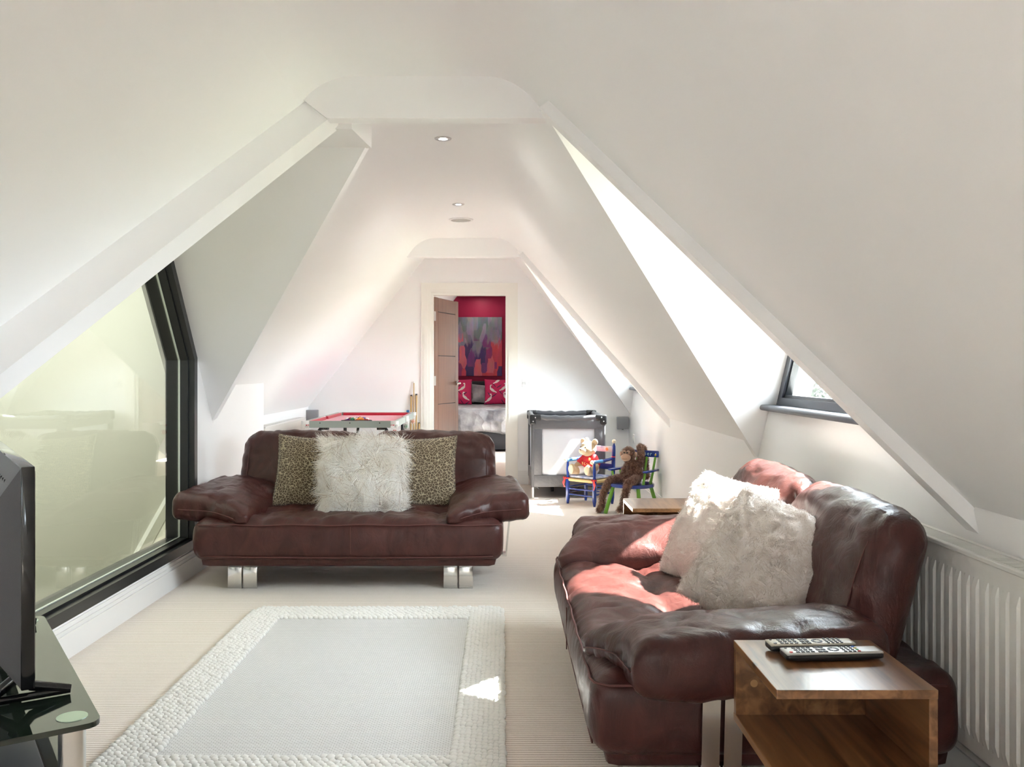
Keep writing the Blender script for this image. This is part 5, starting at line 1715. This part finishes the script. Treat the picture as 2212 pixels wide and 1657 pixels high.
balls += chain([(-.225, -.110, -.205), (-.215, -.165, -.225)], [.024, .022])
balls += chain([(.030, .02, .030), (.070, -.110, .030), (.075, -.200, .018)], [.034, .030, .028])
balls += chain([(.075, -.200, .018), (.050, -.205, -.09), (.025, -.195, -.180)], [.027, .024, .023])
balls += chain([(.025, -.195, -.180), (.020, -.235, -.195)], [.023, .021])
balls += chain([(-.050, .045, .150), (-.100, .055, .10), (-.105, .030, .045)], [.026, .023, .022])          # hanging arm
balls += chain([(.045, .05, .160), (.030, .095, .235), (-.010, .150, .285)], [.027, .025, .024])            # arm thrown over the rail
balls += chain([(-.010, .150, .285), (-.006, .206, .262), (.010, .212, .12), (.018, .208, .03)], [.024, .024, .022, .024])
mb_ = blob('body', balls, .006, M['monkey_base'], mk, 4)
V, F = mesh_vf(mb_)
fv, ff = fur(V, F, 12000, .016, .0042, seed=21, droop=.8, clump=60, curl=.3, segs=3)
npmesh('curly_fur', fv, ff, M['monkey_fur'], mk)['kind'] = 'stuff'
FR = Matrix.Rotation(math.radians(8), 3, 'Z')
def fp(x, y, z): return tuple(mh + FR @ Vector((x, y, z)))
FZ = (0, 0, math.radians(8))
obj('muzzle', sph(B(), fp(-.004, -.050, -.026), (.042, .030, .032), 18, 12, FZ), M['tan'], mk, True)
for s in (-1, 1):
    ey = obj('eye_patch', sph(B(), fp(s * .017, -.050, .014), (.017, .013, .018), 12, 8, FZ), M['tan'], mk, True)
    obj('eye', sph(B(), fp(s * .013, -.063, .014), .0065, 10, 8), M['eye'], ey, True)
    obj('ear', sph(B(), fp(s * .064, -.004, -.002), (.012, .016, .022), 12, 8, FZ), M['tan'], mk, True)
obj('mouth', tube(B(), [fp(x - .004, -.051 - .030 * math.sqrt(max(0, 1 - (x / .042) ** 2 - .12)), -.038 + 6 * x * x) for x in np.linspace(-.022, .022, 7)], .0014, 5), mat('mouth_thread', (.12, .05, .03), .8), mk, True)

# ------------------------------------------------------------------ trees outside the right windows
M['leaf'] = mat('evergreen_leaf', (.010, .018, .007), .7, spec=.1, var=(3, .8, (.018, .027, .012)))
M['bark'] = mat('bark', (.02, .015, .011), .9, bump=(20, .6))
def tree(loc, h, cr, n, seed, label):
    e = tag(empty('tree', loc), label, 'tree', 'trees outside the right windows')
    rg = np.random.default_rng(seed); random.seed(seed)
    bm = B(); tube(bm, [(0, 0, 0), (.1, .05, h * .4), (0, 0, h * .75), (.05, 0, h * .95)], [.16, .12, .07, .02], 10)
    for k2 in range(14):
        a = random.uniform(0, 6.28); z = h * random.uniform(.45, .8); r = cr * random.uniform(.6, .95)
        tube(bm, [(0, 0, z), (r * .5 * math.cos(a), r * .5 * math.sin(a), z + r * .25), (r * math.cos(a), r * math.sin(a), z + r * .4)], [.05, .03, .01], 6)
    obj('trunk', bm, M['bark'], e, auto=60)
    d = rg.normal(size=(n, 3)); d /= np.linalg.norm(d, axis=1)[:, None]
    P = d * (cr * (.35 + .65 * rg.random(n)) ** .6)[:, None] * np.array([1, 1, 1.15]) + np.array([0, 0, h * .72])
    u = rg.normal(size=(n, 3)); u /= np.linalg.norm(u, axis=1)[:, None]; w_ = np.cross(u, rg.normal(size=(n, 3))); w_ /= np.linalg.norm(w_, axis=1)[:, None]
    s = (.05 + .05 * rg.random(n))[:, None]
    Q = np.stack([P - u * s, P + w_ * s * .5, P + u * s, P - w_ * s * .5], 1).reshape(-1, 3)
    npmesh('foliage', Q, np.arange(4 * n).reshape(n, 4), M['leaf'], e, False)['kind'] = 'stuff'
tree((7.0, 20.5, -3.2), 5.4, 2.0, 5000, 3, 'dark green leafy tree seen through the pane of the near right window')
